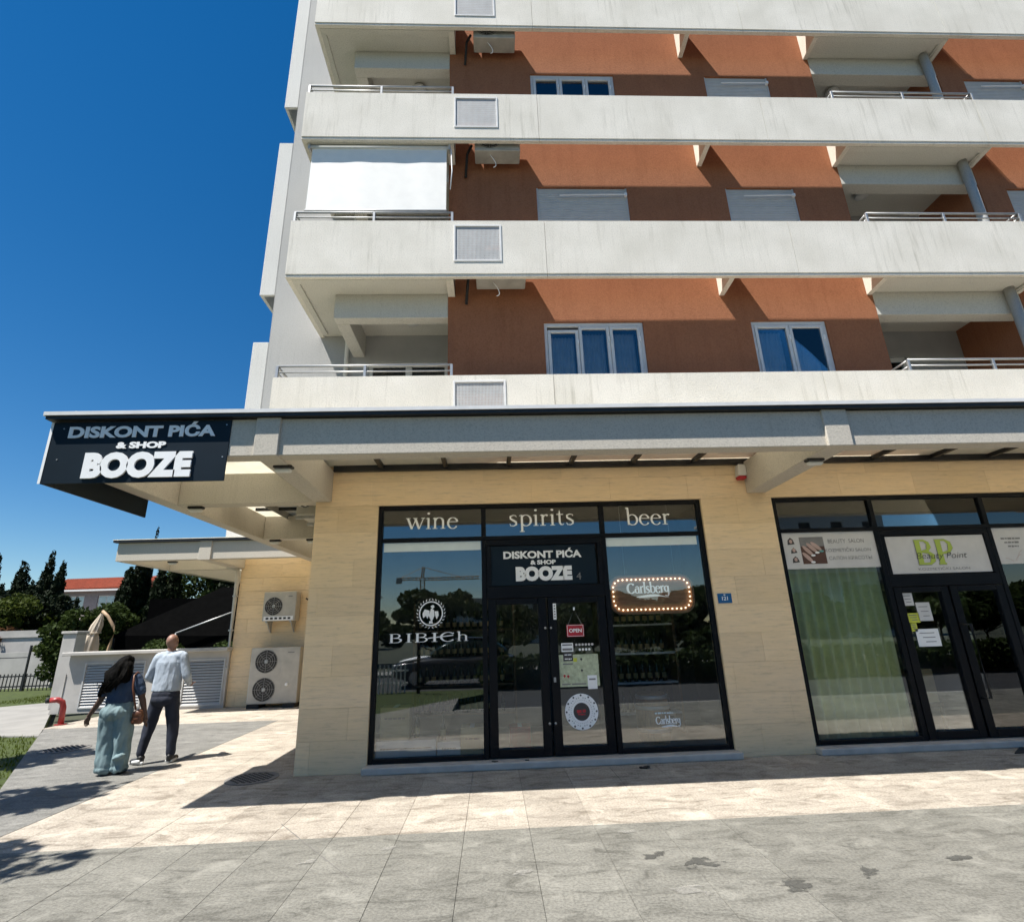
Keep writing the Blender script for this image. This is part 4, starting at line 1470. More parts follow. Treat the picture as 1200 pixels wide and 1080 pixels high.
pr = [(.20, 0), (.235, .12), (.25, .32), (.235, .55), (.20, .68)]
obj('staves', MB().lathe(pr, (2.37, GY + .75, .062), 28), 'barrel_wood', br, smooth=True)
for z0, r_ in ((.16, .245), (.46, .247), (.60, .231)):
    obj('hoop', MB().lathe([(r_, 0), (r_ + .006, .004), (r_ + .006, .046), (r_, .05)], (2.37, GY + .75, .062 + z0), 28), 'galvanised', br, smooth=True)

# house number
t = thing('house_number_plate', (3.36, YW - .008, 1.97), 'blue house number plate 121 on the stone pillar', 'sign')
obj('plate', bx(3.255, 3.46, YW - .010, YW - .002, 1.972, 2.108), 'plate_blue', t, bevel=.003)
text('number', '121', 3.315, 3.40, 2.012, 2.065, YW - .0115, 'sign_white', t, bold=.02)
obj('print', bx(3.345, 3.37, YW - .012, YW - .0105, 2.082, 2.095), 'sign_white', t)

# ---- beauty salon banners
def banner(label, x0, x1, z0, z1):
    t_ = thing('salon_banner', ((x0 + x1) / 2, GV, z0), label, 'banner')
    obj('sheet', bx(x0, x1, GV - .004, GV - .001, z0, z1), 'sign_paper', t_)
    return t_


yb_ = GV - .006
t = banner('cream banner reading BEAUTY SALON with a nail photo on the salon window', 4.392, 5.838, 2.43, 2.97)
text('lettering', 'BEAUTY  SALON', 5.10, 5.66, 2.80, 2.86, yb_, 'print_grey', t)
text('lettering', 'KOZMETIČKI SALON', 5.03, 5.74, 2.67, 2.735, yb_, 'print_grey', t)
text('lettering', 'САЛОН КРАСОТЫ', 5.07, 5.73, 2.55, 2.605, yb_, 'print_grey', t)
obj('photo', bx(4.66, 5.03, yb_ - .001, yb_ + .001, 2.50, 2.90), 'print_brown', t)
obj('photo_top', bx(4.66, 5.03, yb_ - .0025, yb_ - .0012, 2.76, 2.90), 'print_grey', t)
fg = [(4.76, 2.70, .8), (4.83, 2.74, .75), (4.90, 2.76, .7), (4.74, 2.60, .8)]
for i, (x, z, a) in enumerate(fg):
    pts = []
    for q in range(14):
        th = 2 * math.pi * q / 14
        u, v_ = .10 * math.cos(th), .030 * math.sin(th)
        pts.append((x + u * math.cos(-a) - v_ * math.sin(-a), yb_ - .003 - i * .0006, z + u * math.sin(-a) + v_ * math.cos(-a)))
    obj('finger', MB().add(pts, [tuple(range(14))]), 'print_skin', t)
    pts = [(x + .07 + .035 * math.cos(2 * math.pi * q / 10), yb_ - .006 - i * .0006, z - .075 + .016 * math.sin(2 * math.pi * q / 10)) for q in range(10)]
    obj('nail', MB().add(pts, [tuple(range(10))]), 'print_teal' if i == 2 else 'sign_white', t)
for k, (x0, x1, z0, z1) in enumerate(((4.47, 4.58, 2.79, 2.90), (4.50, 4.60, 2.66, 2.75), (4.50, 4.61, 2.52, 2.62))):
    obj('portrait', MB().add([(x0, yb_, z0), (x1, yb_, z0 + .01), (x1 - .02, yb_, z1 - .03), ((x0 + x1) / 2, yb_, z1), (x0 + .01, yb_, z1 - .04)], [(0, 1, 2, 3, 4)]), 'print_dark', t)
    obj('portrait_face', MB().add([((x0 + x1) / 2 + .025 * math.cos(q), yb_ - .002, z0 + .05 + .03 * math.sin(q)) for q in np.linspace(0, 6.28, 10)[:-1]], [tuple(range(9))]), 'print_skin', t)
t = thing('salon_sign', (6.70, FY + .03, 2.31), 'cream salon sign with green BP monogram above the salon door', 'sign')
obj('board', bx(5.985, 7.545, FY + .028, FY + .05, 2.315, 2.875), 'sign_paper', t, bevel=.003)
ys = FY + .025
serif('monogram', 'BP', 6.42, 7.02, 2.44, .265, ys - .001, 'print_grey', t, 2.0)
serif('monogram', 'BP', 6.425, 7.015, 2.445, .26, ys - .003, 'print_green', t, 1.75)
text('lettering', 'Beauty Point', 6.40, 7.18, 2.50, 2.62, ys - .006, 'print_dark', t, bold=-.012, shear=.04)
text('lettering', 'KOZMETIČKI SALON', 6.40, 7.20, 2.36, 2.41, ys, 'print_grey', t)
t = banner('cream banner with dark flourish on the right salon window', 7.695, 9.10, 2.42, 2.97)
for i in range(3):
    tiny_lines(7.82 + .04 * i, 8.13 - .03 * i, 2.79 - .06 * i, 2.82 - .06 * i, yb_, 'print_grey', t, 10 + i)
fl = MB()
for a0 in (.5, 1.0, 1.6):
    pts = [(7.9 + .05 * a0 + .12 * u * (1 if a0 > .8 else -1), yb_, 2.46 + .14 * math.sin(u * 1.6) * a0 * .7) for u in np.linspace(0, 1, 8)]
    fl.add([(x, y, z + .003) for x, y, z in pts] + [(x, y, z - .003) for x, y, z in pts], [(i, i + 1, 9 + i, 8 + i) for i in range(7)])
obj('flourish', fl, 'print_skin', t)


def drape(name, label, x0, x1, z0, z1, y, folds, mat, amp=.035):
    n = folds * 8
    V, Fq = [], []
    for j in range(7):
        z = z0 + (z1 - z0) * j / 6
        for i in range(n + 1):
            u = i / n
            x = x0 + (x1 - x0) * u
            yy = y + amp * math.sin(u * folds * 2 * math.pi + .6 * math.sin(j * .7)) + .3 * amp * math.sin(u * folds * 5.3 + j)
            V.append((x, yy, z))
    for j in range(6):
        for i in range(n):
            a = j * (n + 1) + i
            Fq.append((a, a + 1, a + n + 2, a + n + 1))
    o = obj(name, MB().add(V, Fq), mat, smooth=True)
    m = o.modifiers.new('solid', 'SOLIDIFY')
    m.thickness = .003
    return tag(o, label, 'curtain', 'green salon curtains')


drape('curtain', 'green pleated curtain filling the left salon window', 4.47, 5.86, .07, 2.96, GY + .14, 9, 'curtain_green', .055)
drape('curtain', 'green pleated curtain in the right salon window by the frame edge', 7.68, 9.10, .07, 2.96, GY + .14, 9, 'curtain_green')
for lab, x0, x1, z0, z1, m_ in (('white notice at the top of the salon door glass', 6.03, 6.20, 1.86, 2.04, 'sign_paper'), ('white notice with a torn lower edge on the salon door', 6.22, 6.43, 1.64, 1.90, 'sign_paper'), ('bright yellow notice on the salon door', 6.045, 6.23, 1.62, 1.755, 'print_yellow'), ('lower yellow slip on the salon door', 6.07, 6.16, 1.50, 1.615, 'print_yellow'), ('large white opening hours sheet on the salon door', 6.12, 6.46, 1.29, 1.53, 'vinyl_white')):
    t = thing('door_notice', ((x0 + x1) / 2, GV, z0), lab, 'notice')
    obj('sheet', bx(x0, x1, GV - .003, GV - .0005, z0, z1), m_, t)
    for i in range(3):
        zz = z1 - (z1 - z0) * (.25 + .25 * i)
        obj('print', bx(x0 + (x1 - x0) * (.15 + .1 * i), x1 - (x1 - x0) * .2, GV - .005, GV - .0035, zz, zz + .010), 'print_grey', t)
carton('yellowish carton behind the salon door glass', 6.05, 6.42, GY + .25, GY + .5, .52, .97, 'cardboard', False)
tb = thing('salon_stool', (6.23, GY + .38, .062), 'small dark stool under the yellowish carton in the salon', 'stool')
obj('seat', bx(6.02, 6.45, GY + .22, GY + .54, .47, .518), 'shelf_wood', tb, bevel=.005)
for x in (6.05, 6.42):
    for y in (GY + .25, GY + .51):
        obj('leg', bx(x - .015, x + .015, y - .015, y + .015, .062, .469), 'black_metal', tb)

# siren box on the second bracket
t = thing('alarm_siren', (3.86, YW - .05, 3.78), 'white alarm siren box with red lens beside the second bracket', 'alarm')
obj('case', MB().prism_y([(3.80, 3.84), (3.935, 3.84), (3.935, 4.02), (3.82, 4.02)], YW - .13, YW - .004), 'white_plastic', t, bevel=.008)
obj('lens', MB().prism_y([(3.81, 3.79), (3.925, 3.79), (3.93, 3.838), (3.80, 3.838)], YW - .125, YW - .01), 'print_red', t, bevel=.01)
# lost bits on the paving
tag(obj('litter', blob([('e', (1.87, 7.42, .012), (.07, .035, .010)), ('e', (1.91, 7.40, .02), (.03, .03, .012))], .006, 2, .006, 30), 'rubber'), 'small black scrap lying before the shop step', 'litter')
tag(obj('door_mat', MB().prism_z([(6.62, 7.33), (7.9, 7.30), (7.9, 7.60), (6.95, 7.60)], .002, .014), 'rubber'), 'dark rubber mat before the salon step', 'mat')
for i, x in enumerate((-.35 + .35, .32)):
    tag(obj('dry_leaf', blob([('e', (x + .1 * i, YW - .08, .092), (.05 - .02 * i, .022, .006))], .005, 1, .004, 40), 'iron'), ('dark dry leaf lying on the shop step' if i == 0 else 'tiny dark crumb on the shop step near the door'), 'leaf')

# manhole covers


def manhole(x, y, r, label):
    t_ = thing('manhole_cover', (x, y, 0), label, 'manhole')
    obj('lid', MB().lathe([(.01, .002), (r, .002), (r, .006), (.01, .007)], (x, y, 0), 40), 'iron', t_)
    g = MB()
    k_ = 0
    for i in range(-7, 8):
        for j in range(-7, 8):
            if (i * i + j * j) * (r / 7.6) ** 2 < (r * .86) ** 2 and (i + j) % 2 == 0:
                cx, cy = x + i * r / 7.6, y + j * r / 7.6
                g.box(cx - r * .045, cx + r * .045, cy - r * .045, cy + r * .045, .0075, .013)
    tag(obj('tread', g, 'iron', t_), kind='stuff')
    obj('ring', MB().lathe([(r + .001, .002), (r + .03, .002), (r + .03, .008), (r + .001, .008)], (x, y, 0), 40), 'joint', t_)


manhole(-3.09, 7.76, .29, 'round iron manhole cover at the corner of the stone pillar')
manhole(-7.32, 10.35, .34, 'round iron manhole cover in the grey side path')

# ================================================================== AIR CONDITIONERS, BLIND


def ac_unit(x0, x1, y0, y1, z0, z1, label, fans, mat='white_plastic', group='outdoor air conditioning units', bracket=True):
    """outdoor unit facing -Y: casing, fan openings with grilles, brackets"""
    r = thing('air_conditioner', ((x0 + x1) / 2, (y0 + y1) / 2, z0), label, 'air conditioner', group)
    obj('casing', bx(x0, x1, y0, y1, z0, z1), mat, r, bevel=.015, seg=2)
    fw = (x1 - x0) * .62
    hh = (z1 - z0) / fans
    for i in range(fans):
        cx, cz = x0 + fw * .52, z0 + hh * (i + .5)
        rad = min(fw * .44, hh * .42)
        fan = obj('fan_opening', MB().lathe([(.01, -.004), (rad, -.004), (rad, 0), (.01, 0)], (cx, y0, cz), 28, 'y'), 'fan_dark', r)
        g = MB()
        for q in range(5):
            rr = rad * (.18 + .2 * q)
            pts = [(cx + rr * math.cos(a), y0 - .012, cz + rr * math.sin(a)) for a in np.linspace(0, 2 * math.pi, 25)]
            g.tube(pts, .0035, 4, caps=False)
        for q in range(4):
            a = math.pi * q / 4
            g.box(cx - .003, cx + .003, y0 - .016, y0 - .0125, cz - rad, cz + rad) if q == 0 else g.tube([(cx - rad * math.sin(a), y0 - .014, cz - rad * math.cos(a)), (cx + rad * math.sin(a), y0 - .014, cz + rad * math.cos(a))], .003, 4)
        tag(obj('grille', g, 'galvanised', fan), kind='stuff')
        obj('hub', MB().lathe([(.004, -.018), (rad * .14, -.016), (rad * .16, -.006)], (cx, y0, cz), 12, 'y'), 'galvanised', fan)
    obj('side_panel', bx(x0 + fw + .02, x1 - .012, y0 - .006, y0 - .0005, z0 + .03, z1 - .03), mat, r, bevel=.003)
    obj('badge', bx(x1 - (x1 - x0) * .25, x1 - (x1 - x0) * .12, y0 - .009, y0 - .0065, z1 - .14, z1 - .115), 'print_grey', r)
    if bracket:
        for x in (x0 + .12, x1 - .12):
            obj('bracket', MB().box(x - .02, x + .02, y0, y1 + .06, z0 - .04, z0 - .001).prism_x([(y1 + .02, z0 - .30), (y1 + .055, z0 - .30), (y1 + .06, z0 - .041), (y0 + .06, z0 - .041)], x - .012, x + .012), 'galvanised', r)
    return r


WY = 15.40
ac = ac_unit(-6.15, -5.28, WY - .42, WY - .08, 2.12, 2.88, 'upper wall mounted air conditioner with one fan on the side wall', 1, 'old_plastic')
obj('vent_strip', bx(-6.10, -5.33, WY - .435, WY - .4205, 2.13, 2.24), 'sign_white', ac)
for i in range(6):
    obj('vent_slot', bx(-6.04 + .115 * i, -5.97 + .115 * i, WY - .44, WY - .4355, 2.16, 2.21), 'fan_dark', ac)
ac2 = ac_unit(-6.28, -5.02, WY - .52, WY - .10, .10, 1.45, 'tall double fan air conditioner standing on the ground by the side wall', 2, 'old_plastic', bracket=False)
for x in (-6.1, -5.2):
    obj('foot', bx(x - .15, x + .15, WY - .55, WY - .07, .001, .099), 'rubber', ac2)
obj('valve', MB().lathe([(.01, -.05), (.035, -.045), (.04, -.02), (.045, 0)], (-5.30, WY - .526, .55), 12, 'y'), 'sign_white', ac2)
obj('hose', MB().tube([(-5.1, WY - .2, 2.7), (-5.0, WY - .06, 2.6), (-4.96, WY - .05, 2.2), (-5.0, WY - .06, 1.5), (-4.97, WY - .06, .5)], .022, 8), 'rubber', ac2, smooth=True)

# unit hung under the side canopy, seen from below
ac3 = ac_unit(-3.02, -2.60, 8.2, 8.95, 3.50, 3.95, 'air conditioner hung under the side canopy against the pillar wall', 1, 'old_plastic', bracket=False)
for y in (8.3, 8.85):
    obj('bracket', MB().box(-3.05, -2.585, y - .02, y + .02, 3.455, 3.499), 'galvanised', ac3)
obj('hose', MB().tube([(-2.75, 8.1, 3.98), (-2.85, 8.05, 3.8), (-2.95, 8.12, 3.62)], .02, 8), 'sign_white', ac3, smooth=True)
obj('hose', MB().tube([(-2.70, 8.1, 3.98), (-2.78, 8.05, 3.8), (-2.86, 8.12, 3.62)], .02, 8), 'sign_white', ac3, smooth=True)

for k, lab in ((1, 'air conditioner tucked behind the second band from the street'), (2, 'air conditioner hanging below the third band with loose cable'), (3, 'air conditioner hanging below the topmost visible band')):
    z0 = ZB[k] + (.05 if k == 1 else -.10)
    r = ac_unit(-.16, .66, YB + .13, YW - .09, z0, z0 + .56, lab, 1, 'dirty_plastic', 'air conditioners behind the bands', False)
    pts = [(.10 + .12 * math.sin(u * 2.5), YB + .22 + .05 * u, z0 - .26 * math.sin(u * math.pi * .5) + .02) for u in np.linspace(0, 1, 8)]
    obj('cable', MB().tube(pts, .008, 5), 'sign_white', r, smooth=True)
    obj('pipe', MB().tube([(-.22, YB + .3, z0 + .3), (-.30, YB + .3, z0 + .1), (-.34, YW - .03, z0 - .25)], .025, 7), 'rubber', r, smooth=True)

bl = thing('balcony_blind', (-1.85, YB + .12, 8.56), 'white roller blind lowered over the corner balcony', 'blind')
BX0, BX1, BZ0, BZ1 = -3.03, -.66, 8.56, 9.93
V, Fq = [], []
NX, NZ = 48, 10
for j in range(NZ + 1):
    for i in range(NX + 1):
        u, w = i / NX, j / NZ
        V.append((BX0 + (BX1 - BX0) * u, YB + .13 - .03 * (1 - w) + .004 * math.sin(u * 11 + .8 * math.sin(w * 3)) * (1 - w * .5) + .0015 * math.sin(u * 27 + w * 2), BZ0 + (BZ1 - BZ0) * w + .008 * math.sin(u * 9) * (1 - w)))
for j in range(NZ):
    for i in range(NX):
        a = j * (NX + 1) + i
        Fq.append((a, a + 1, a + NX + 2, a + NX + 1))
obj('cloth', MB().add(V, Fq), 'blind_cloth', bl, smooth=True)
obj('roller', MB().tube([(BX0 - .04, YB + .14, 9.965), (BX1 + .04, YB + .14, 9.965)], .04, 12), 'white_plastic', bl, smooth=True)
obj('bottom_bar', MB().tube([(BX0 - .02, YB + .10, BZ0 - .01), (BX1 + .02, YB + .10, BZ0 - .01)], .016, 8), 'galvanised', bl, smooth=True)
for x in (BX0 - .05, BX1 + .05):
    obj('end_bracket', bx(x - .02, x + .02, YB + .09, YB + .19, 9.90, 10.02), 'galvanised', bl)
obj('cord', MB().tube([(BX1 + .08, YB + .10, 9.9), (BX1 + .10, YB + .09, 9.4), (BX1 + .07, YB + .09, 9.0)], .01, 6), 'sign_white', bl, smooth=True)

# ================================================================== LOW LOUVRED WALL AND GARDEN BEYOND
LW = 15.30
lv = thing('louvred_wall', (-9.2, LW, 0), 'low rendered wall with grey louvre panels behind the walking couple', 'wall')
LV = ((-10.72, -9.98, .10, 1.22), (-9.96, -9.16, .10, 1.22), (-8.16, -7.10, .06, 1.22))
obj('render', wall_grid(-11.15, -7.03, 0, 1.40, LW, LW + .25, [(LV[0][0], LV[1][1], .10, 1.22), (LV[2][0], LV[2][1], .06, 1.22)]), 'garden_wall', lv)
obj('coping', bx(-11.25, -7.0, LW - .20, LW + .32, 1.401, 1.49), 'garden_wall', lv, bevel=.015)
obj('buttress', MB().prism_y([(-11.40, 0), (-11.151, 0), (-11.151, .95)], LW - .02, LW + .22), 'garden_wall', lv)
for x0, x1, z0, z1 in LV:
    fr = MB().box(x0, x0 + .04, LW - .02, LW + .05, z0, z1).box(x1 - .04, x1, LW - .02, LW + .05, z0, z1).box(x0 + .04, x1 - .04, LW - .02, LW + .05, z1 - .04, z1).box(x0 + .04, x1 - .04, LW - .02, LW + .05, z0, z0 + .04)
    f_ = obj('louvre_frame', fr, 'louvre_grey', lv, bevel=.004)
    nsl = 16
    sl = MB().prism_x([(-.012, -.030), (-.004, -.034), (.032, .012), (.024, .018)], x0 + .045, x1 - .045).mesh('slat')
    for i in range(nsl):
        o = obj('slat', sl, 'louvre_grey', f_)
        o.location = (0, LW, z0 + .075 + (z1 - z0 - .12) * i / (nsl - 1))
    obj('backing', bx(x0, x1, LW + .16, LW + .17, z0, z1), 'dark_inside', f_)
# gate pier left of the wall
pr_ = thing('gate_pier', (-12.15, 16.5, 0), 'square grey rendered pier beside the closed parasol', 'pier')
obj('shaft', bx(-12.28, -11.90, 16.4, 16.80, 0, 1.98), 'garden_wall', pr_, bevel=.01)
obj('cap', bx(-12.32, -11.86, 16.36, 16.84, 1.981, 2.05), 'garden_wall', pr_, bevel=.01)
# rolled beige parasol with curved wooden mast
pa = thing('closed_parasol', (-12.0, 17.5, 0), 'closed beige parasol with curved wooden mast behind the louvred wall', 'parasol')
n, V, Fq = 28, [], []
prof = [(2.56, .04), (2.40, .10), (2.20, .17), (2.02, .19), (1.98, .16), (1.90, .23), (1.65, .30), (1.40, .36), (1.15, .38)]
for j, (z, r_) in enumerate(prof):
    for i in range(n):
        a = 2 * math.pi * i / n
        rr = r_ * (1 + .22 * math.sin(8 * a + j * .25)) * (1 + .08 * math.sin(3 * a + j))
        V.append((-12.07 - .09 * j * .45 + rr * math.cos(a) * .85, 17.5 + rr * math.sin(a) * .6, z + .02 * math.sin(5 * a)))
for j in range(len(prof) - 1):
    for i in range(n):
        Fq.append((j * n + i, j * n + (i + 1) % n, (j + 1) * n + (i + 1) % n, (j + 1) * n + i))
obj('cloth', MB().add(V, Fq), 'parasol_cloth', pa, smooth=True)
obj('mast', MB().tube([(-12.07, 17.5, 2.64), (-11.88, 17.5, 2.48), (-11.66, 17.5, 2.18), (-11.60, 17.5, 1.98), (-11.66, 17.5, 1.6), (-11.73, 17.5, 1.2), (-11.75, 17.5, .02)], .045, 10), 'wood_pole', pa, smooth=True)
obj('tie', MB().tube([(-12.20 + .19 * math.cos(a), 17.5 + .14 * math.sin(a), 2.0) for a in np.linspace(0, 6.28, 20)], .015, 5), 'parasol_cloth', pa)
obj('foot', bx(-12.1, -11.4, 17.2, 17.8, 0.001, .08), 'garden_wall', pa)
# stacked loungers or garden furniture silhouettes beside the parasol
gf = thing('stacked_chairs', (-12.75, 17.9, 0), 'dark stacked garden chairs beside the closed parasol', 'chairs')
for i in range(4):
    obj('chair_shell', MB().prism_y([(-13.0, 1.1 + .14 * i), (-12.65, 1.05 + .14 * i), (-12.40, 1.45 + .12 * i), (-12.44, 1.47 + .12 * i), (-12.67, 1.09 + .14 * i), (-13.0, 1.14 + .14 * i)], 17.65, 18.15), 'rubber' if i % 2 else 'house_grey', gf)
for x in (-12.95, -12.5):
    obj('leg', bx(x, x + .03, 17.7, 17.73, .001, 1.1), 'rubber', gf)
    obj('leg', bx(x, x + .03, 18.07, 18.10, .001, 1.1), 'rubber', gf)
# big black awning / marquee of the terrace
aw = thing('terrace_awning', (-11.5, 21, 0), 'large black sloping terrace awning behind the louvred wall', 'awning')
obj('cloth', MB().add([(-13.65, 20.5, 1.80), (-8.2, 20.5, 1.55), (-8.2, 22.2, 3.25), (-10.8, 22.2, 3.55), (-13.60, 20.5, 1.95), (-8.2, 20.5, 1.75), (-8.2, 22.25, 3.45), (-10.8, 22.25, 3.70)], [(0, 1, 2, 3), (7, 6, 5, 4), (0, 4, 5, 1), (1, 5, 6, 2), (2, 6, 7, 3), (3, 7, 4, 0)]), 'dark_awning', aw)
obj('valance', bx(-13.6, -8.2, 20.46, 20.48, 1.25, 1.82), 'dark_awning', aw)
obj('strut', MB().tube([(-11.3, 20.30, 1.95), (-9.4, 20.3, 2.62)], .03, 8), 'galvanised', aw, smooth=True)
obj('strut', MB().tube([(-11.3, 20.30, 1.95), (-11.35, 20.4, 1.5)], .03, 8), 'galvanised', aw, smooth=True)
obj('back_cloth', bx(-13.6, -8.2, 22.26, 22.30, .3, 3.3), 'dark_awning', aw)
for x in (-13.5, -11.35, -8.4):
    obj('post', bx(x - .04, x + .04, 20.36, 20.44, -.03, 1.85), 'black_metal', aw)
# black garden fence and white boundary wall at the far left
bw = thing('boundary_wall', (-21, 25, 0), 'low whitewashed boundary wall behind the black garden fence', 'wall')
obj('wall_body', bx(-30, -18.7, 25, 25.3, -.03, 1.42), 'garden_wall', bw)
obj('upper_wall', bx(-30, -19.8, 26.2, 26.5, -.03, 2.05), 'garden_wall', bw)
obj('coping', bx(-30, -19.75, 26.15, 26.55, 2.051, 2.35), 'garden_wall', bw)
obj('leaning_post', MB().tube([(-18.75, 24.9, -.03), (-18.35, 24.9, 1.75)], .09, 8), 'garden_wall', bw)
fe = thing('garden_fence', (-19.5, 23.6, 0), 'low black picket fence on the lawn at the far left', 'fence')
obj('rail', bx(-24, -17.2, 23.58, 23.62, .50, .55), 'black_metal', fe)
obj('rail', bx(-24, -17.2, 23.58, 23.62, .12, .17), 'black_metal', fe)
pk = bx(-.015, .015, -.012, .012, -.03, .62).mesh('picket')
for i in range(46):
    o = obj('picket', pk, 'black_metal', fe)
    o.location = (-23.9 + .147 * i - fe.location.x + fe.location.x, 23.6, 0)
obj('tall_post', bx(-18.85, -18.79, 23.55, 23.61, -.03, 1.7), 'black_metal', fe)
obj('top_rail', bx(-24, -18.8, 23.56, 23.60, 1.22, 1.25), 'black_metal', fe)
# red standpipe at the path edge
rp = thing('standpipe', (-9.62, 13.3, 0), 'bent red standpipe with black cap at the path edge', 'pipe')
obj('pipe', MB().tube([(-9.60, 13.3, 0), (-9.62, 13.3, .36), (-9.65, 13.28, .47), (-9.73, 13.25, .52), (-9.86, 13.2, .52)], .058, 14), 'pipe_red', rp, smooth=True)
obj('cap', MB().tube([(-9.86, 13.2, .52), (-9.93, 13.18, .52)], .06, 12), 'rubber', rp, smooth=True)
obj('flange', MB().lathe([(.02, 0), (.12, 0), (.12, .02), (.02, .02)], (-9.60, 13.3, .001), 18), 'pipe_red', rp)

# house with clay roof
ho = thing('distant_house', (-42.5, 62, 0), 'pale house with red clay roof behind the cypress trees', 'house')
obj('wall', wall_grid(-48, -38.6, 0, 7.2, 60.6, 66, [(-46, -44, 4.9, 6.6), (-42.6, -40.8, 4.9, 6.6)]), 'house_grey', ho)
for x0, x1 in ((-46, -44), (-42.6, -40.8)):
    w_ = obj('window', bx(x0, x1, 60.75, 60.8, 4.9, 6.6), 'pvc', ho)
    obj('pane', bx(x0 + .1, (x0 + x1) / 2 - .05, 60.70, 60.74, 5.0, 6.5), 'flat_glass', w_)
    obj('pane', bx((x0 + x1) / 2 + .05, x1 - .1, 60.70, 60.74, 5.0, 6.5), 'flat_glass', w_)
rf = obj('roof', MB().add([(-48.8, 60.0, 7.25), (-38.0, 60.0, 7.35), (-38.0, 64, 8.85), (-48.8, 64, 8.75), (-48.8, 67, 7.25), (-38.0, 67, 7.35)], [(0, 1, 2, 3), (3, 2, 5, 4), (0, 3, 4), (1, 5, 2), (0, 4, 5, 1)]), 'roof_clay', ho)
rt = MB()
for i in range(54):
    x = -48.7 + i * .2
    rt.tube([(x, 59.95, 7.29 + (x + 48.8) * .0093), (x, 64.0, 8.80 + (x + 48.8) * .0093)], .06, 5)
tag(obj('tile_rows', rt, 'roof_clay', rf), kind='stuff')
obj('annex', bx(-46.5, -39.8, 57, 60.59, 0, 4.6), 'house_plaster', ho)
obj('fascia', bx(-48.8, -38, 59.97, 60.03, 7.05, 7.24), 'white_edge', ho)


# ================================================================== VEGETATION


def limb_path(p0, p1, r0, r1, wob=.1):
    pts, rs = [], []
    for i in range(6):
        u = i / 5
        p = Vector(p0).lerp(Vector(p1), u)
        p += Vector((mnoise.noise(p * 1.3 + Vector((3, 0, 0))), mnoise.noise(p * 1.3), 0)) * wob * math.sin(u * math.pi)
        pts.append(p)
        rs.append(r0 + (r1 - r0) * u)
    return pts, rs


def broad_tree(name, label, x, y, h, r, n, mat, leaf=.10, cat='tree', group=None, trunk_h=None, z0=-.05):
    t_ = thing(name, (x, y, z0), label, cat, group)
    th = trunk_h or h * .4
    mb = MB()
    pts, rs = limb_path((x, y, z0), (x + .1, y, th), .05 * h * .45, .03 * h * .45)
    mb.tube(pts, rs, 9)
    cs, rr = [], []
    for i in range(16):
        a = random.uniform(0, 6.28)
        q = random.uniform(.15, .8) * r
        zc = th + (h - th) * random.uniform(.15, .85)
        c = (x + q * math.cos(a), y + q * math.sin(a), zc)
        cs.append(c)
        rr.append((r * random.uniform(.28, .48),) * 2 + ((h - th) * random.uniform(.12, .22),))
        if i < 7:
            pts, rs = limb_path((x + .1, y, th * .92), c, .018 * h * .5, .006 * h, .2)
            mb.tube(pts, rs, 6)
    tr = obj('trunk', mb, 'bark', t_, smooth=True)
    me = leaf_cloud(cs, rr, n, leaf)
    obj('crown', me, mat, t_)
    return t_


def cypress(label, x, y, h, r, n, lean=0.0, mat='leaf_cypress', leaf=.085, group='dark cypress trees', spires=5, z0=-.05):
    t_ = thing('cypress_tree', (x, y, z0), label, 'tree', group)
    cs, rr = [], []
    for s_ in range(spires):
        a = 6.28 * s_ / spires + random.uniform(-.4, .4)
        q = 0 if s_ == 0 else r * random.uniform(.45, .75)
        hh = h if s_ == 0 else h * random.uniform(.72, .95)
        for i in range(12):
            u = (i + .5) / 12
            rad = (r * .62 if spires > 1 else r) * (1 - u) ** .75 * (.75 + .4 * random.random()) + .05
            cs.append((x + q * math.cos(a) + lean * u * h, y + q * math.sin(a), .1 + hh * u))
            rr.append((rad, rad, hh / 12 * .9))
    mb = MB()
    pts, rs = limb_path((x, y, z0), (x + lean * h * .8, y, h * .8), .14, .03)
    mb.tube(pts, rs, 8)
    obj('trunk', mb, 'bark', t_, smooth=True)
    obj('crown', leaf_cloud(cs, rr, int(n * 1.9), leaf, 2.6, 1.6, .6), mat, t_)
    return t_


CYL = ['tallest wind bent cypress at the left of the tree row', 'second dark cypress beside the red roofed house', 'short dark cypress at the very left edge', 'slim cypress left of the red roof', 'dark cypress low before the house wall', 'cypress tip at the far left frame edge']
for i, (x, y, h, r, n, le, sp) in enumerate(((-26.6, 33, 6.8, 1.7, 20000, .045, 5), (-25.2, 32.3, 5.8, 1.5, 17000, .03, 4), (-28.2, 33, 6.3, 1.7, 14000, .05, 4), (-24.9, 31.6, 5.4, 1.1, 10000, .05, 3), (-22.5, 30.5, 3.9, 1.3, 10000, 0, 4), (-30.6, 34, 6.9, 1.3, 9000, .05, 3))):
    cypress(CYL[i], x, y, h, r, n, le, spires=sp)
HDL = ['tall dense dark hedge tree under the second canopy', 'rounded dark evergreen right of the hedge tree', 'dark evergreen behind the black awning', 'dark evergreen at the drain pipe end of the awning']
for i, (x, y, h, r, n) in enumerate(((-16.0, 25.2, 5.9, 1.1, 15000), (-14.3, 25, 5.4, 1.4, 17000), (-12.2, 26, 5.4, 1.6, 14000), (-10.0, 25.5, 5.2, 1.5, 12000))):
    cypress(HDL[i], x, y, h, r, n, 0, group='dark evergreens behind the awning', spires=4)
cypress('lone cypress tip rising above the second canopy roof', -25.0, 40, 9.5, .9, 4000, .03, spires=2)
broad_tree('bright_bush', 'sunlit yellow green bush at the left frame edge', -24.0, 28, 4.3, 2.6, 15000, 'leaf_bright', .12, 'bush', trunk_h=.9)
broad_tree('bright_bush', 'mid green bush above the boundary wall', -19.2, 26.8, 2.9, 2.0, 9000, 'leaf_bright', .10, 'bush', trunk_h=.6)
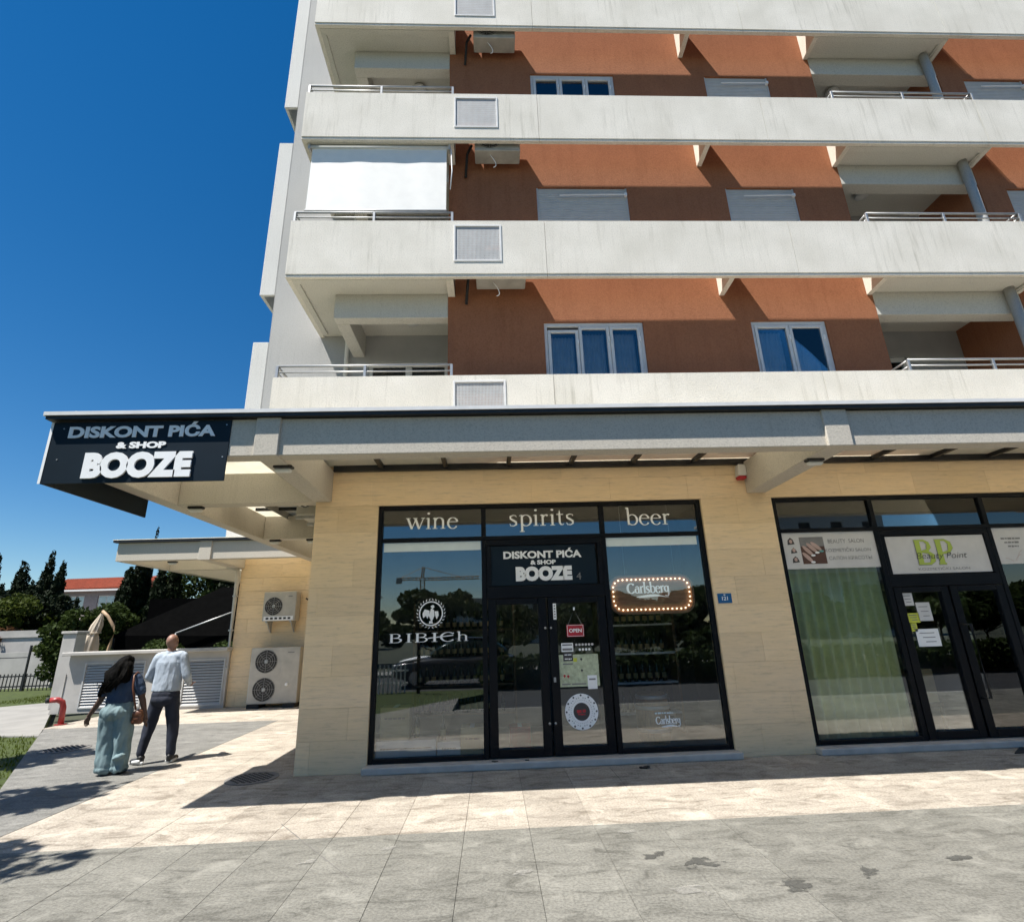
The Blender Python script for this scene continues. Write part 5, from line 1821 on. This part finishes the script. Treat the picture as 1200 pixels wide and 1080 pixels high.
broad_tree('reddish_bush', 'reddish brown bush above the boundary wall at far left', -23.6, 27, 2.7, 1.5, 6000, 'leaf_red', .10, 'bush', trunk_h=.5)
broad_tree('green_shrub', 'green shrub behind the closed parasol', -14.6, 20.3, 3.2, 1.3, 8000, 'leaf_mid', .09, 'shrub', trunk_h=.5)
broad_tree('green_shrub', 'green shrub row end below the black awning', -11.4, 19.6, 1.75, 1.0, 6000, 'leaf_mid', .07, 'shrub', trunk_h=.3)
broad_tree('green_shrub', 'low green shrub between the wall and the drain pipe', -9.3, 19.4, 1.75, 1.1, 6000, 'leaf_mid', .07, 'shrub', trunk_h=.3)
broad_tree('green_shrub', 'dark green shrub behind the grey pier', -15.3, 21.6, 2.2, 1.2, 7000, 'leaf_mid', .08, 'shrub', trunk_h=.3)

broad_tree('dark_tree', 'broad dark evergreen mass among the cypress tips', -26.4, 30.6, 5.0, 2.7, 22000, 'leaf_cypress', .13, group='dark evergreens at the left', trunk_h=.8)
broad_tree('dark_tree', 'broad dark tree rising behind the black awning', -13.4, 27.5, 6.6, 2.6, 20000, 'leaf_mid', .12, group='dark trees behind the awning', trunk_h=1.0)
broad_tree('dark_tree', 'dark tree filling the gap below the second canopy', -10.6, 28.0, 6.4, 2.5, 18000, 'leaf_mid', .12, group='dark trees behind the awning', trunk_h=1.0)

broad_tree('dark_tree', 'dark evergreen mass left of the red roofed house', -24.1, 29.8, 4.5, 1.9, 16000, 'leaf_cypress', .11, group='dark evergreens at the left', trunk_h=.6)
broad_tree('green_shrub', 'dark green shrub mass before the lower house wall', -17.0, 25.8, 3.7, 1.8, 14000, 'leaf_mid', .09, 'shrub', trunk_h=.4)
broad_tree('green_shrub', 'tall green shrub left of the dark hedge tree', -15.9, 23.2, 3.2, 1.1, 9000, 'leaf_mid', .08, 'shrub', trunk_h=.4)

# young trees left of the frame whose shade falls on the path
broad_tree('street_tree', 'young leafy tree on the lawn edge left of the path', -7.9, 5.7, 6.3, .8, 700, 'leaf_mid', .13, group='young trees along the lawn', trunk_h=4.4)
broad_tree('street_tree', 'young leafy tree on the lawn nearest the camera', -6.45, 3.95, 5.3, .8, 650, 'leaf_mid', .12, group='young trees along the lawn', trunk_h=3.6)
broad_tree('street_tree', 'slender young tree on the lawn beyond the left frame edge', -9.9, 8.0, 7.2, .8, 900, 'leaf_mid', .13, group='young trees along the lawn', trunk_h=5.4)

# grass on the lawn by the path
NG = 42000
gx = rng.uniform(-16, -4.6, NG)
gy = rng.uniform(5.5, 24.0, NG)
ex = np.interp(gy, [p[1] for p in LAWN_EDGE] + [24], [p[0] for p in LAWN_EDGE] + [-13.6])
keep = (gx < ex - .02) & ~((gy > 11.7) & (gx > -17) & (gy < 18.6) & (gy < 11.88 + (gx + 8.96) * -.21 + 6.5) & (gy > 11.88 - (gx + 8.96) * .213))
gx, gy = gx[keep], gy[keep]
ng = len(gx)
ha = rng.uniform(.03, .075, ng)
an = rng.uniform(0, 6.28, ng)
w = .006 + .006 * rng.random(ng)
base = np.stack([gx, gy, np.full(ng, -.03)], 1)
sd = np.stack([np.cos(an) * w, np.sin(an) * w, np.zeros(ng)], 1)
tip = base + np.stack([np.sin(an) * ha * .5, -np.cos(an) * ha * .5, ha], 1)
v = np.stack([base - sd, base + sd, tip], 1).reshape(-1, 3)
me = bpy.data.meshes.new('grass')
me.vertices.add(3 * ng)
me.vertices.foreach_set('co', v.reshape(-1))
me.loops.add(3 * ng)
me.loops.foreach_set('vertex_index', np.arange(3 * ng))
me.polygons.add(ng)
me.polygons.foreach_set('loop_start', np.arange(0, 3 * ng, 3))
me.update()
me.validate()
tag(obj('grass', me, 'grass_blade'), 'short green grass along the side path', 'grass', kind='stuff')

# ================================================================== PEOPLE


def person(base, label, body, clothes, hair=None):
    p = thing('person', base, label, 'person')
    for nm, prims, mat, vox, sm, fo, fs, zs in [('body', *body)] + clothes:
        obj(nm, blob(prims, vox, sm, fo, fs, zs), mat, p)
    return p


def fingers(wrist, d, side, spread, r=.0085, L=.075):
    """five unequal bent fingers continuing the hand direction d; side = across the palm"""
    w, d, s_ = Vector(wrist), Vector(d).normalized(), Vector(side).normalized()
    nrm_ = d.cross(s_).normalized()
    out = [('e', tuple(w + d * .045), (.036, .022, .045))]
    for i, (o_, l_) in enumerate(((-.027, .82), (-.009, 1.0), (.009, .96), (.026, .76))):
        a = w + d * .07 + s_ * o_
        b = a + d * L * l_ * .55 + s_ * o_ * spread + nrm_ * .004
        c = b + d * L * l_ * .42 + nrm_ * .018
        out += [('c', tuple(a), r, tuple(b), r * .95), ('c', tuple(b), r * .95, tuple(c), r * .8)]
    a = w + d * .03 - s_ * .032
    b = a - s_ * .022 + d * .03 + nrm_ * .01
    c = b + d * .028 + nrm_ * .008
    out += [('c', tuple(a), r * 1.25, tuple(b), r * 1.1), ('c', tuple(b), r * 1.1, tuple(c), r * .9)]
    return out


def stack(rows, y, n=7):
    """closely spaced ellipsoids through (x, z, rx, ry) rows: one smooth trunk"""
    out = []
    for (x0, z0, a0, b0), (x1, z1, a1, b1) in zip(rows[:-1], rows[1:]):
        for i in range(n):
            u = i / n
            out.append(('e', (x0 + (x1 - x0) * u, y, z0 + (z1 - z0) * u), (a0 + (a1 - a0) * u, b0 + (b1 - b0) * u, .05)))
    x1, z1, a1, b1 = rows[-1]
    out.append(('e', (x1, y, z1), (a1, b1, .03)))
    return out


# man in a light blue shirt, walking away
Y = 8.92
mb_ = [('e', (-4.998, Y + .005, 1.685), (.076, .094, .108)), ('e', (-4.998, Y + .07, 1.64), (.052, .05, .055)), ('e', (-4.998, Y + .105, 1.665), (.014, .022, .02)),
       ('e', (-5.077, Y + .0, 1.668), (.012, .022, .032)), ('e', (-4.919, Y + .0, 1.668), (.012, .022, .032)),
       ('c', (-4.985, Y - .005, 1.54), .060, (-4.994, Y, 1.63), .056),
       ('e', (-4.98, Y, 1.34), (.185, .115, .20)), ('e', (-4.98, Y, 1.08), (.18, .115, .2)), ('c', (-5.13, Y, 1.465), .06, (-4.83, Y, 1.475), .06),
       ('c', (-5.16, Y, 1.45), .052, (-5.245, Y - .02, 1.19), .042), ('c', (-5.245, Y - .02, 1.19), .042, (-5.19, Y + .20, 1.06), .03),
       ('c', (-4.80, Y, 1.46), .052, (-4.705, Y, 1.18), .042), ('c', (-4.705, Y, 1.18), .042, (-4.76, Y + .22, 1.06), .03),
       ('c', (-4.88, Y, .88), .085, (-4.81, Y + .02, .48), .058), ('c', (-4.81, Y + .02, .48), .058, (-4.775, Y, .10), .04),
       ('c', (-5.07, Y, .88), .085, (-5.14, Y, .50), .058), ('c', (-5.14, Y, .50), .058, (-5.165, Y - .07, .12), .04)]
mb_ += fingers((-5.19, Y + .20, 1.06), (.05, .9, -.15), (1, 0, 0), .2) + fingers((-4.76, Y + .22, 1.06), (-.1, .9, -.1), (-1, 0, 0), .2)
shirt = stack([(-4.985, 1.47, .17, .10), (-4.985, 1.38, .205, .128), (-4.98, 1.22, .200, .132), (-4.98, 1.08, .205, .138), (-4.98, .985, .212, .142)], Y) + [('c', (-5.13, Y, 1.46), .082, (-4.83, Y, 1.47), .082),
         ('c', (-5.0, Y, 1.50), .075, (-4.985, Y, 1.545), .064),
         ('c', (-5.155, Y, 1.45), .078, (-5.25, Y - .02, 1.19), .060), ('c', (-5.25, Y - .02, 1.19), .060, (-5.195, Y + .18, 1.07), .042),
         ('c', (-4.805, Y, 1.46), .078, (-4.70, Y, 1.18), .060), ('c', (-4.70, Y, 1.18), .060, (-4.757, Y + .20, 1.07), .042)]
pants = [('e', (-4.975, Y, .93), (.205, .145, .12)), ('e', (-4.975, Y - .03, .86), (.19, .13, .10)), ('c', (-4.875, Y, .88), .108, (-4.81, Y + .02, .48), .080), ('c', (-4.81, Y + .02, .48), .080, (-4.775, Y, .13), .062),
         ('c', (-5.07, Y, .88), .108, (-5.14, Y, .50), .082), ('c', (-5.14, Y, .50), .082, (-5.168, Y - .065, .15), .060)]
man = person((-4.98, Y, 0), 'man in light blue shirt and dark trousers walking away', (mb_, 'skin_tan', .008, 5, 0, 1, 1),
             [('shirt', shirt, 'shirt_blue', .009, 8, .007, 17, .4), ('trousers', pants, 'pants_navy', .010, 5, .007, 14, .5)])
sh = [('c', (-4.772, Y - .03, .05), .040, (-4.780, Y + .17, .040), .036), ('e', (-4.773, Y - .01, .085), (.042, .06, .05))]
obj('shoe', blob(sh, .008, 3), 'shoe_black', man)
sh = [('c', (-5.135, Y - .085, .055), .038, (-5.285, Y - .04, .042), .036), ('e', (-5.15, Y - .075, .09), (.055, .05, .045))]
obj('shoe', blob(sh, .008, 3), 'shoe_black', man)
sol = [('c', (-4.772, Y - .04, .022), .0215, (-4.780, Y + .19, .022), .0215), ('c', (-4.735, Y - .02, .028), .02, (-4.745, Y + .12, .026), .02), ('c', (-4.81, Y - .02, .028), .02, (-4.815, Y + .12, .026), .02)]
obj('sole', blob(sol, .007, 2), 'shoe_white', man)
sol = [('c', (-5.11, Y - .10, .026), .024, (-5.31, Y - .035, .024), .022), ('c', (-5.13, Y - .06, .028), .022, (-5.28, Y - .01, .026), .02), ('c', (-5.15, Y - .115, .05), .024, (-5.25, Y - .09, .04), .02)]
obj('sole', blob(sol, .007, 2), 'shoe_white', man)
obj('hair_stubble', blob([('e', (-4.998, Y - .006, 1.70), (.078, .092, .098))], .01, 2), 'skin_tan', man)

# woman in a navy T-shirt with long hair
Y = 8.31
wb = [('e', (-5.25, Y + .02, 1.395), (.074, .09, .108)), ('e', (-5.25, Y + .085, 1.365), (.048, .04, .05)), ('e', (-5.25, Y + .115, 1.385), (.012, .02, .018)), ('c', (-5.25, Y, 1.24), .048, (-5.25, Y + .01, 1.34), .046),
      ('e', (-5.25, Y, 1.08), (.165, .10, .18)), ('e', (-5.25, Y, .85), (.18, .12, .18)), ('c', (-5.40, Y, 1.205), .05, (-5.10, Y, 1.215), .05),
      ('c', (-5.43, Y, 1.20), .05, (-5.535, Y + .01, .92), .040), ('c', (-5.535, Y + .01, .92), .040, (-5.655, Y + .03, .74), .028),
      ('c', (-5.08, Y, 1.20), .05, (-4.945, Y + .01, .91), .040), ('c', (-4.945, Y + .01, .91), .040, (-4.90, Y + .05, .70), .028),
      ('c', (-5.34, Y, .80), .09, (-5.32, Y, .40), .06), ('c', (-5.32, Y, .40), .06, (-5.30, Y - .02, .08), .04), ('c', (-5.16, Y, .80), .09, (-5.13, Y + .02, .42), .06), ('c', (-5.13, Y + .02, .42), .06, (-5.11, Y + .02, .08), .04)]
wb += fingers((-5.655, Y + .03, .74), (-.25, .1, -.9), (.2, .97, 0), .3) + fingers((-4.90, Y + .05, .70), (.05, .2, -.95), (-.2, .95, .1), .2)
tee = stack([(-5.25, 1.21, .16, .10), (-5.25, 1.12, .190, .128), (-5.25, 1.0, .180, .128), (-5.25, .915, .188, .138)], Y) + [('c', (-5.40, Y, 1.205), .07, (-5.10, Y, 1.215), .07),
       ('c', (-5.425, Y, 1.195), .078, (-5.505, Y + .005, 1.035), .072), ('c', (-5.08, Y, 1.20), .078, (-4.99, Y + .005, 1.04), .072)]
slacks = [('e', (-5.25, Y, .86), (.185, .138, .09)), ('e', (-5.25, Y - .03, .78), (.205, .15, .12)), ('c', (-5.345, Y - .01, .74), .118, (-5.335, Y, .40), .108), ('c', (-5.335, Y, .40), .108, (-5.29, Y - .015, .12), .102), ('c', (-5.29, Y - .015, .12), .102, (-5.29, Y - .015, .115), .102), ('e', (-5.29, Y - .015, .07), (.108, .115, .055)),
          ('c', (-5.155, Y - .01, .74), .118, (-5.13, Y + .02, .42), .112), ('c', (-5.13, Y + .02, .42), .112, (-5.11, Y + .01, .12), .092), ('e', (-5.11, Y + .01, .07), (.098, .11, .055)), ('e', (-5.07, Y - .10, .23), (.10, .05, .035), -.35)]
hairp = [('e', (-5.25, Y - .005, 1.42), (.098, .108, .108)), ('c', (-5.26, Y - .05, 1.38), .105, (-5.30, Y - .09, 1.22), .115), ('c', (-5.30, Y - .09, 1.22), .115, (-5.37, Y - .10, 1.12), .085), ('c', (-5.36, Y - .06, 1.18), .10, (-5.47, Y - .06, 1.07), .05), ('c', (-5.20, Y - .06, 1.36), .09, (-5.17, Y - .10, 1.22), .07), ('c', (-5.47, Y - .06, 1.08), .05, (-5.52, Y - .04, 1.0), .02)]
woman = person((-5.23, Y, 0), 'woman in navy T-shirt and wide teal trousers walking beside the man', (wb, 'skin_dark', .008, 5, 0, 1, 1),
               [('tshirt', tee, 'shirt_navy', .010, 5, .014, 12, .7), ('trousers', slacks, 'pants_teal', .011, 4, .026, 11, .35), ('hair', hairp, 'hair_black', .010, 4, .016, 16, .3)])
lk = MB()
for i in range(46):
    a0 = random.uniform(-1.0, 1.0)
    x0_ = -5.25 + .10 * a0
    xe = x0_ - .03 - .12 * random.random()
    ze = random.uniform(1.09, 1.2)
    lk.tube([(x0_, Y - .07 - .03 * random.random(), 1.46 - .05 * abs(a0)), (x0_ - .03 + .05 * a0, Y - .15, 1.30), (x0_ * .5 + xe * .5 + .02, Y - .19, 1.18), (xe, Y - .16 - .03 * random.random(), ze), (xe - .03, Y - .14, ze - .06)], [.008, .011, .010, .006, .002], 5)
tag(obj('hair_locks', lk, 'hair_black', woman, smooth=True), kind='stuff')
for x in (-5.30, -5.11):
    obj('shoe', blob([('c', (x, Y - .03, .035), .034, (x, Y + .15, .028), .028), ('e', (x, Y - .02, .06), (.034, .045, .045))], .009, 3), 'shoe_black', woman)
hb = thing('handbag', (-4.96, Y - .02, .60), 'brown leather handbag hanging from the woman\'s shoulder strap', 'handbag')
obj('pouch', blob([('e', (-4.96, Y - .02, .70), (.078, .05, .085)), ('c', (-5.0, Y - .02, .655), .042, (-4.92, Y - .02, .655), .042), ('e', (-4.955, Y - .02, .76), (.06, .04, .05))], .009, 5, .006, 20), 'bag_leather', hb)
obj('flap', blob([('e', (-4.96, Y - .05, .745), (.066, .028, .05))], .008, 3), 'bag_leather', hb)
obj('strap', MB().tube([(-4.985, Y - .05, .80), (-5.0, Y - .10, .95), (-5.03, Y - .125, 1.10), (-5.06, Y - .09, 1.25), (-5.075, Y, 1.288), (-5.06, Y + .09, 1.22), (-5.0, Y + .12, 1.0), (-4.95, Y + .03, .80)], .012, 6), 'bag_leather', hb, smooth=True)

# ================================================================== ACROSS THE STREET (mirrored in the glass)
ca = thing('parked_car', (-1.3, -4.6, -.11), 'grey parked car with sky sheen painted on the bonnet mirrored in the left shop window', 'car')
CX0, CY0, CY1, CZ = -3.45, -5.5, -3.7, -.11


def car_loft(sections, name, mat, smooth=True):
    V, Fq, n = [], [], 10
    for x, zl, zh, wid, rnd in sections:
        yc = (CY0 + CY1) / 2
        for i in range(n):
            a = 2 * math.pi * (i + .5) / n
            cy, cz = math.cos(a), math.sin(a)
            p = 2.0 / rnd
            V.append((x, yc + wid / 2 * math.copysign(abs(cy) ** p, cy), CZ + (zl + zh) / 2 + (zh - zl) / 2 * math.copysign(abs(cz) ** p, cz)))
    m = len(sections)
    for j in range(m - 1):
        for i in range(n):
            Fq.append((j * n + i, j * n + (i + 1) % n, (j + 1) * n + (i + 1) % n, (j + 1) * n + i))
    Fq += [tuple(range(n)), tuple(range((m - 1) * n, m * n))]
    o = obj(name, MB().add(V, Fq), mat, ca, smooth=smooth)
    ss = o.modifiers.new('s', 'SUBSURF')
    ss.levels = ss.render_levels = 2
    return o


body_ = car_loft([(CX0, .35, .70, 1.5, 4), (CX0 + .12, .25, .86, 1.72, 5), (CX0 + .9, .2, .98, 1.80, 5), (CX0 + 1.3, .2, 1.02, 1.82, 5), (CX0 + 3.3, .2, 1.05, 1.82, 5), (CX0 + 4.1, .25, 1.02, 1.76, 5), (CX0 + 4.3, .35, .9, 1.55, 4)], 'body', 'car_pale')
car_loft([(CX0 + .14, .80, .885, 1.50, 4), (CX0 + .5, .84, .965, 1.62, 4), (CX0 + 1.22, .9, 1.045, 1.60, 4)], 'bonnet', 'sign_white')  # sky highlight on the bonnet put in as white colour
car_loft([(CX0 + 1.15, .9, 1.05, 1.55, 4), (CX0 + 1.75, .95, 1.52, 1.45, 5), (CX0 + 2.6, .95, 1.60, 1.42, 5), (CX0 + 3.6, .95, 1.52, 1.40, 5), (CX0 + 4.05, .95, 1.1, 1.45, 4)], 'cabin_glass', 'bottle_glass')
car_loft([(CX0 + 1.85, 1.50, 1.56, 1.30, 4), (CX0 + 2.6, 1.56, 1.635, 1.30, 4), (CX0 + 3.55, 1.50, 1.56, 1.26, 4)], 'roof', 'car_pale')
for x in (CX0 + .8, CX0 + 3.4):
    for y in (CY0 + .02, CY1 - .24):
        wheel = obj('wheel', MB().lathe([(.05, 0), (.31, 0), (.34, .04), (.34, .18), (.31, .22), (.05, .22)], (x, y, CZ + .34), 24, 'y'), 'rubber', ca, smooth=False)
        obj('rim', MB().lathe([(.02, -.006), (.20, -.004), (.21, .224), (.02, .226)], (x, y, CZ + .34), 16, 'y'), 'galvanised', wheel)
for y in (CY0 + .25, CY1 - .5):
    obj('headlight', bx(CX0 - .01, CX0 + .1, y, y + .28, CZ + .62, CZ + .76), 'sign_white', ca, bevel=.02)
hd = thing('added_hedge', (14, -2.8, -.11), 'long low hedge added to darken the forecourt mirrored in the shop windows', 'hedge')  # unseen hedge, added to make the mirrored forecourt darker
hn = 60
obj('foliage', leaf_cloud([(-.1 + 30 * i / hn, -2.8 + .1 * math.sin(i), .42) for i in range(hn)], [(.45, .5, .55)] * hn, 26000, .10), 'leaf_mid', hd)
obj('stems', MB().box(0, 29.6, -2.95, -2.65, -.1, .35), 'bark', hd)
# white picket fence beside the lawn across
pf = thing('picket_fence', (-5, -1.9, 0), 'pale picket fence by the lawn mirrored in the left shop window', 'fence')
obj('rail', bx(-8, -2.6, -1.92, -1.88, .22, .27), 'sign_white', pf)
obj('rail', bx(-8, -2.6, -1.92, -1.88, .58, .63), 'sign_white', pf)
pkm = bx(-.022, .022, -.012, .012, -.03, .78).mesh('picket')
for i in range(42):
    o = obj('picket', pkm, 'sign_white', pf)
    o.location = (-7.95 + .128 * i, -1.86, 0)
obj('tall_post', bx(-2.3, -2.2, -1.6, -1.5, -.03, 1.9), 'black_metal', pf)
TLAB = ['first', 'second', 'third', 'fourth', 'fifth', 'sixth', 'seventh', 'eighth', 'ninth', 'tenth', 'eleventh', 'twelfth', 'thirteenth', 'fourteenth', 'fifteenth', 'sixteenth', 'seventeenth', 'eighteenth', 'nineteenth']
for i in range(19):
    x = -27 + i * 4.6 + random.uniform(-.8, .8)
    broad_tree('roadside_tree', 'roadside tree across the street, %s from the left in the mirrored row' % TLAB[i], x, -17 - 3 * random.random(), random.uniform(3.1, 4.3), random.uniform(3.2, 4.4), 6500, 'leaf_mid', .22, group='trees across the street', trunk_h=.6)
for lab, x in (('rounded green bush across the street mirrored in the right window', 7.3), ('smaller green bush across the street beside the rounded bush', 10.2)):
    broad_tree('round_bush', lab, x, -10.4, 2.2 if x < 8 else 1.7, 1.5, 4500, 'leaf_mid', .14, 'bush', trunk_h=.4)
for j, (lab, x0, x1, y0, h, nf) in enumerate((('pale apartment block across the street with stacked balconies', 27, 46, -44, 13.5, 4), ('low pale building far across the street on the left', -40, -16, -55, 6.5, 2), ('long low building far across the street in the middle', -10, 12, -62, 5.8, 2))):
    fb = thing('far_building', ((x0 + x1) / 2, y0, 0), lab, 'building')
    hs_ = []
    nx = int((x1 - x0) / 3.2)
    for k in range(nf):
        for i in range(nx):
            cx = x0 + (i + .5) * (x1 - x0) / nx
            hs_.append((cx - .7, cx + .7, h * k / nf + .9, h * k / nf + 2.4))
    w_ = wall_grid(x0, x1, -.2, h, y0, y0 - 8, hs_)
    obj('wall', w_, 'far_block', fb)
    for q in hs_:
        obj('window', bx(q[0] + .01, q[1] - .01, y0 - .3, y0 - .25, q[2] + .01, q[3] - .01), 'fan_dark', fb)
    obj('roof', bx(x0 - .3, x1 + .3, y0 - 8.3, y0 + .3, h + .001, h + .3), 'canopy_concrete', fb)
    if j == 0:
        for k in range(1, nf):
            obj('balcony', bx(x0 + 1, x1 - 1, y0 + .001, y0 + 1.3, h * k / nf - .1, h * k / nf + .95), 'band', fb)
cr = thing('tower_crane', (-27.5, -200, 0), 'tower crane far across the street mirrored in the left window', 'crane')


def lattice(p0, p1, w, n, mat, nm):
    mb = MB()
    p0, p1 = Vector(p0), Vector(p1)
    d_ = (p1 - p0).normalized()
    s1 = d_.cross(Vector((0, 1, 0))).normalized() * w
    s2 = Vector((0, 1, 0)) * w
    cs_ = [s1 + s2, s1 - s2, -s1 - s2, -s1 + s2]
    for c_ in cs_:
        mb.tube([p0 + c_, p1 + c_], .12, 4)
    for i in range(n):
        a, b = p0.lerp(p1, i / n), p0.lerp(p1, (i + 1) / n)
        for q in range(4):
            mb.tube([a + cs_[q], b + cs_[(q + 1) % 4]], .08, 4)
    obj(nm, mb, mat, cr)


lattice((-27.5, -200, 0), (-27.5, -200, 21.5), .8, 12, 'crane_yellow', 'mast')
lattice((-37, -200, 22), (-5, -200, 22), .5, 20, 'crane_yellow', 'jib')
lattice((-27.5, -200, 22.5), (-27.0, -200, 26.5), .4, 4, 'crane_yellow', 'apex')
obj('counterweight', bx(-37.5, -35.5, -201, -199, 20.3, 22.5), 'canopy_concrete', cr)
obj('tie_rod', MB().tube([(-27, -200, 26.5), (-36, -200, 22.5)], .1, 4), 'crane_yellow', cr)
obj('tie_rod', MB().tube([(-27, -200, 26.5), (-12, -200, 22.5)], .1, 4), 'crane_yellow', cr)
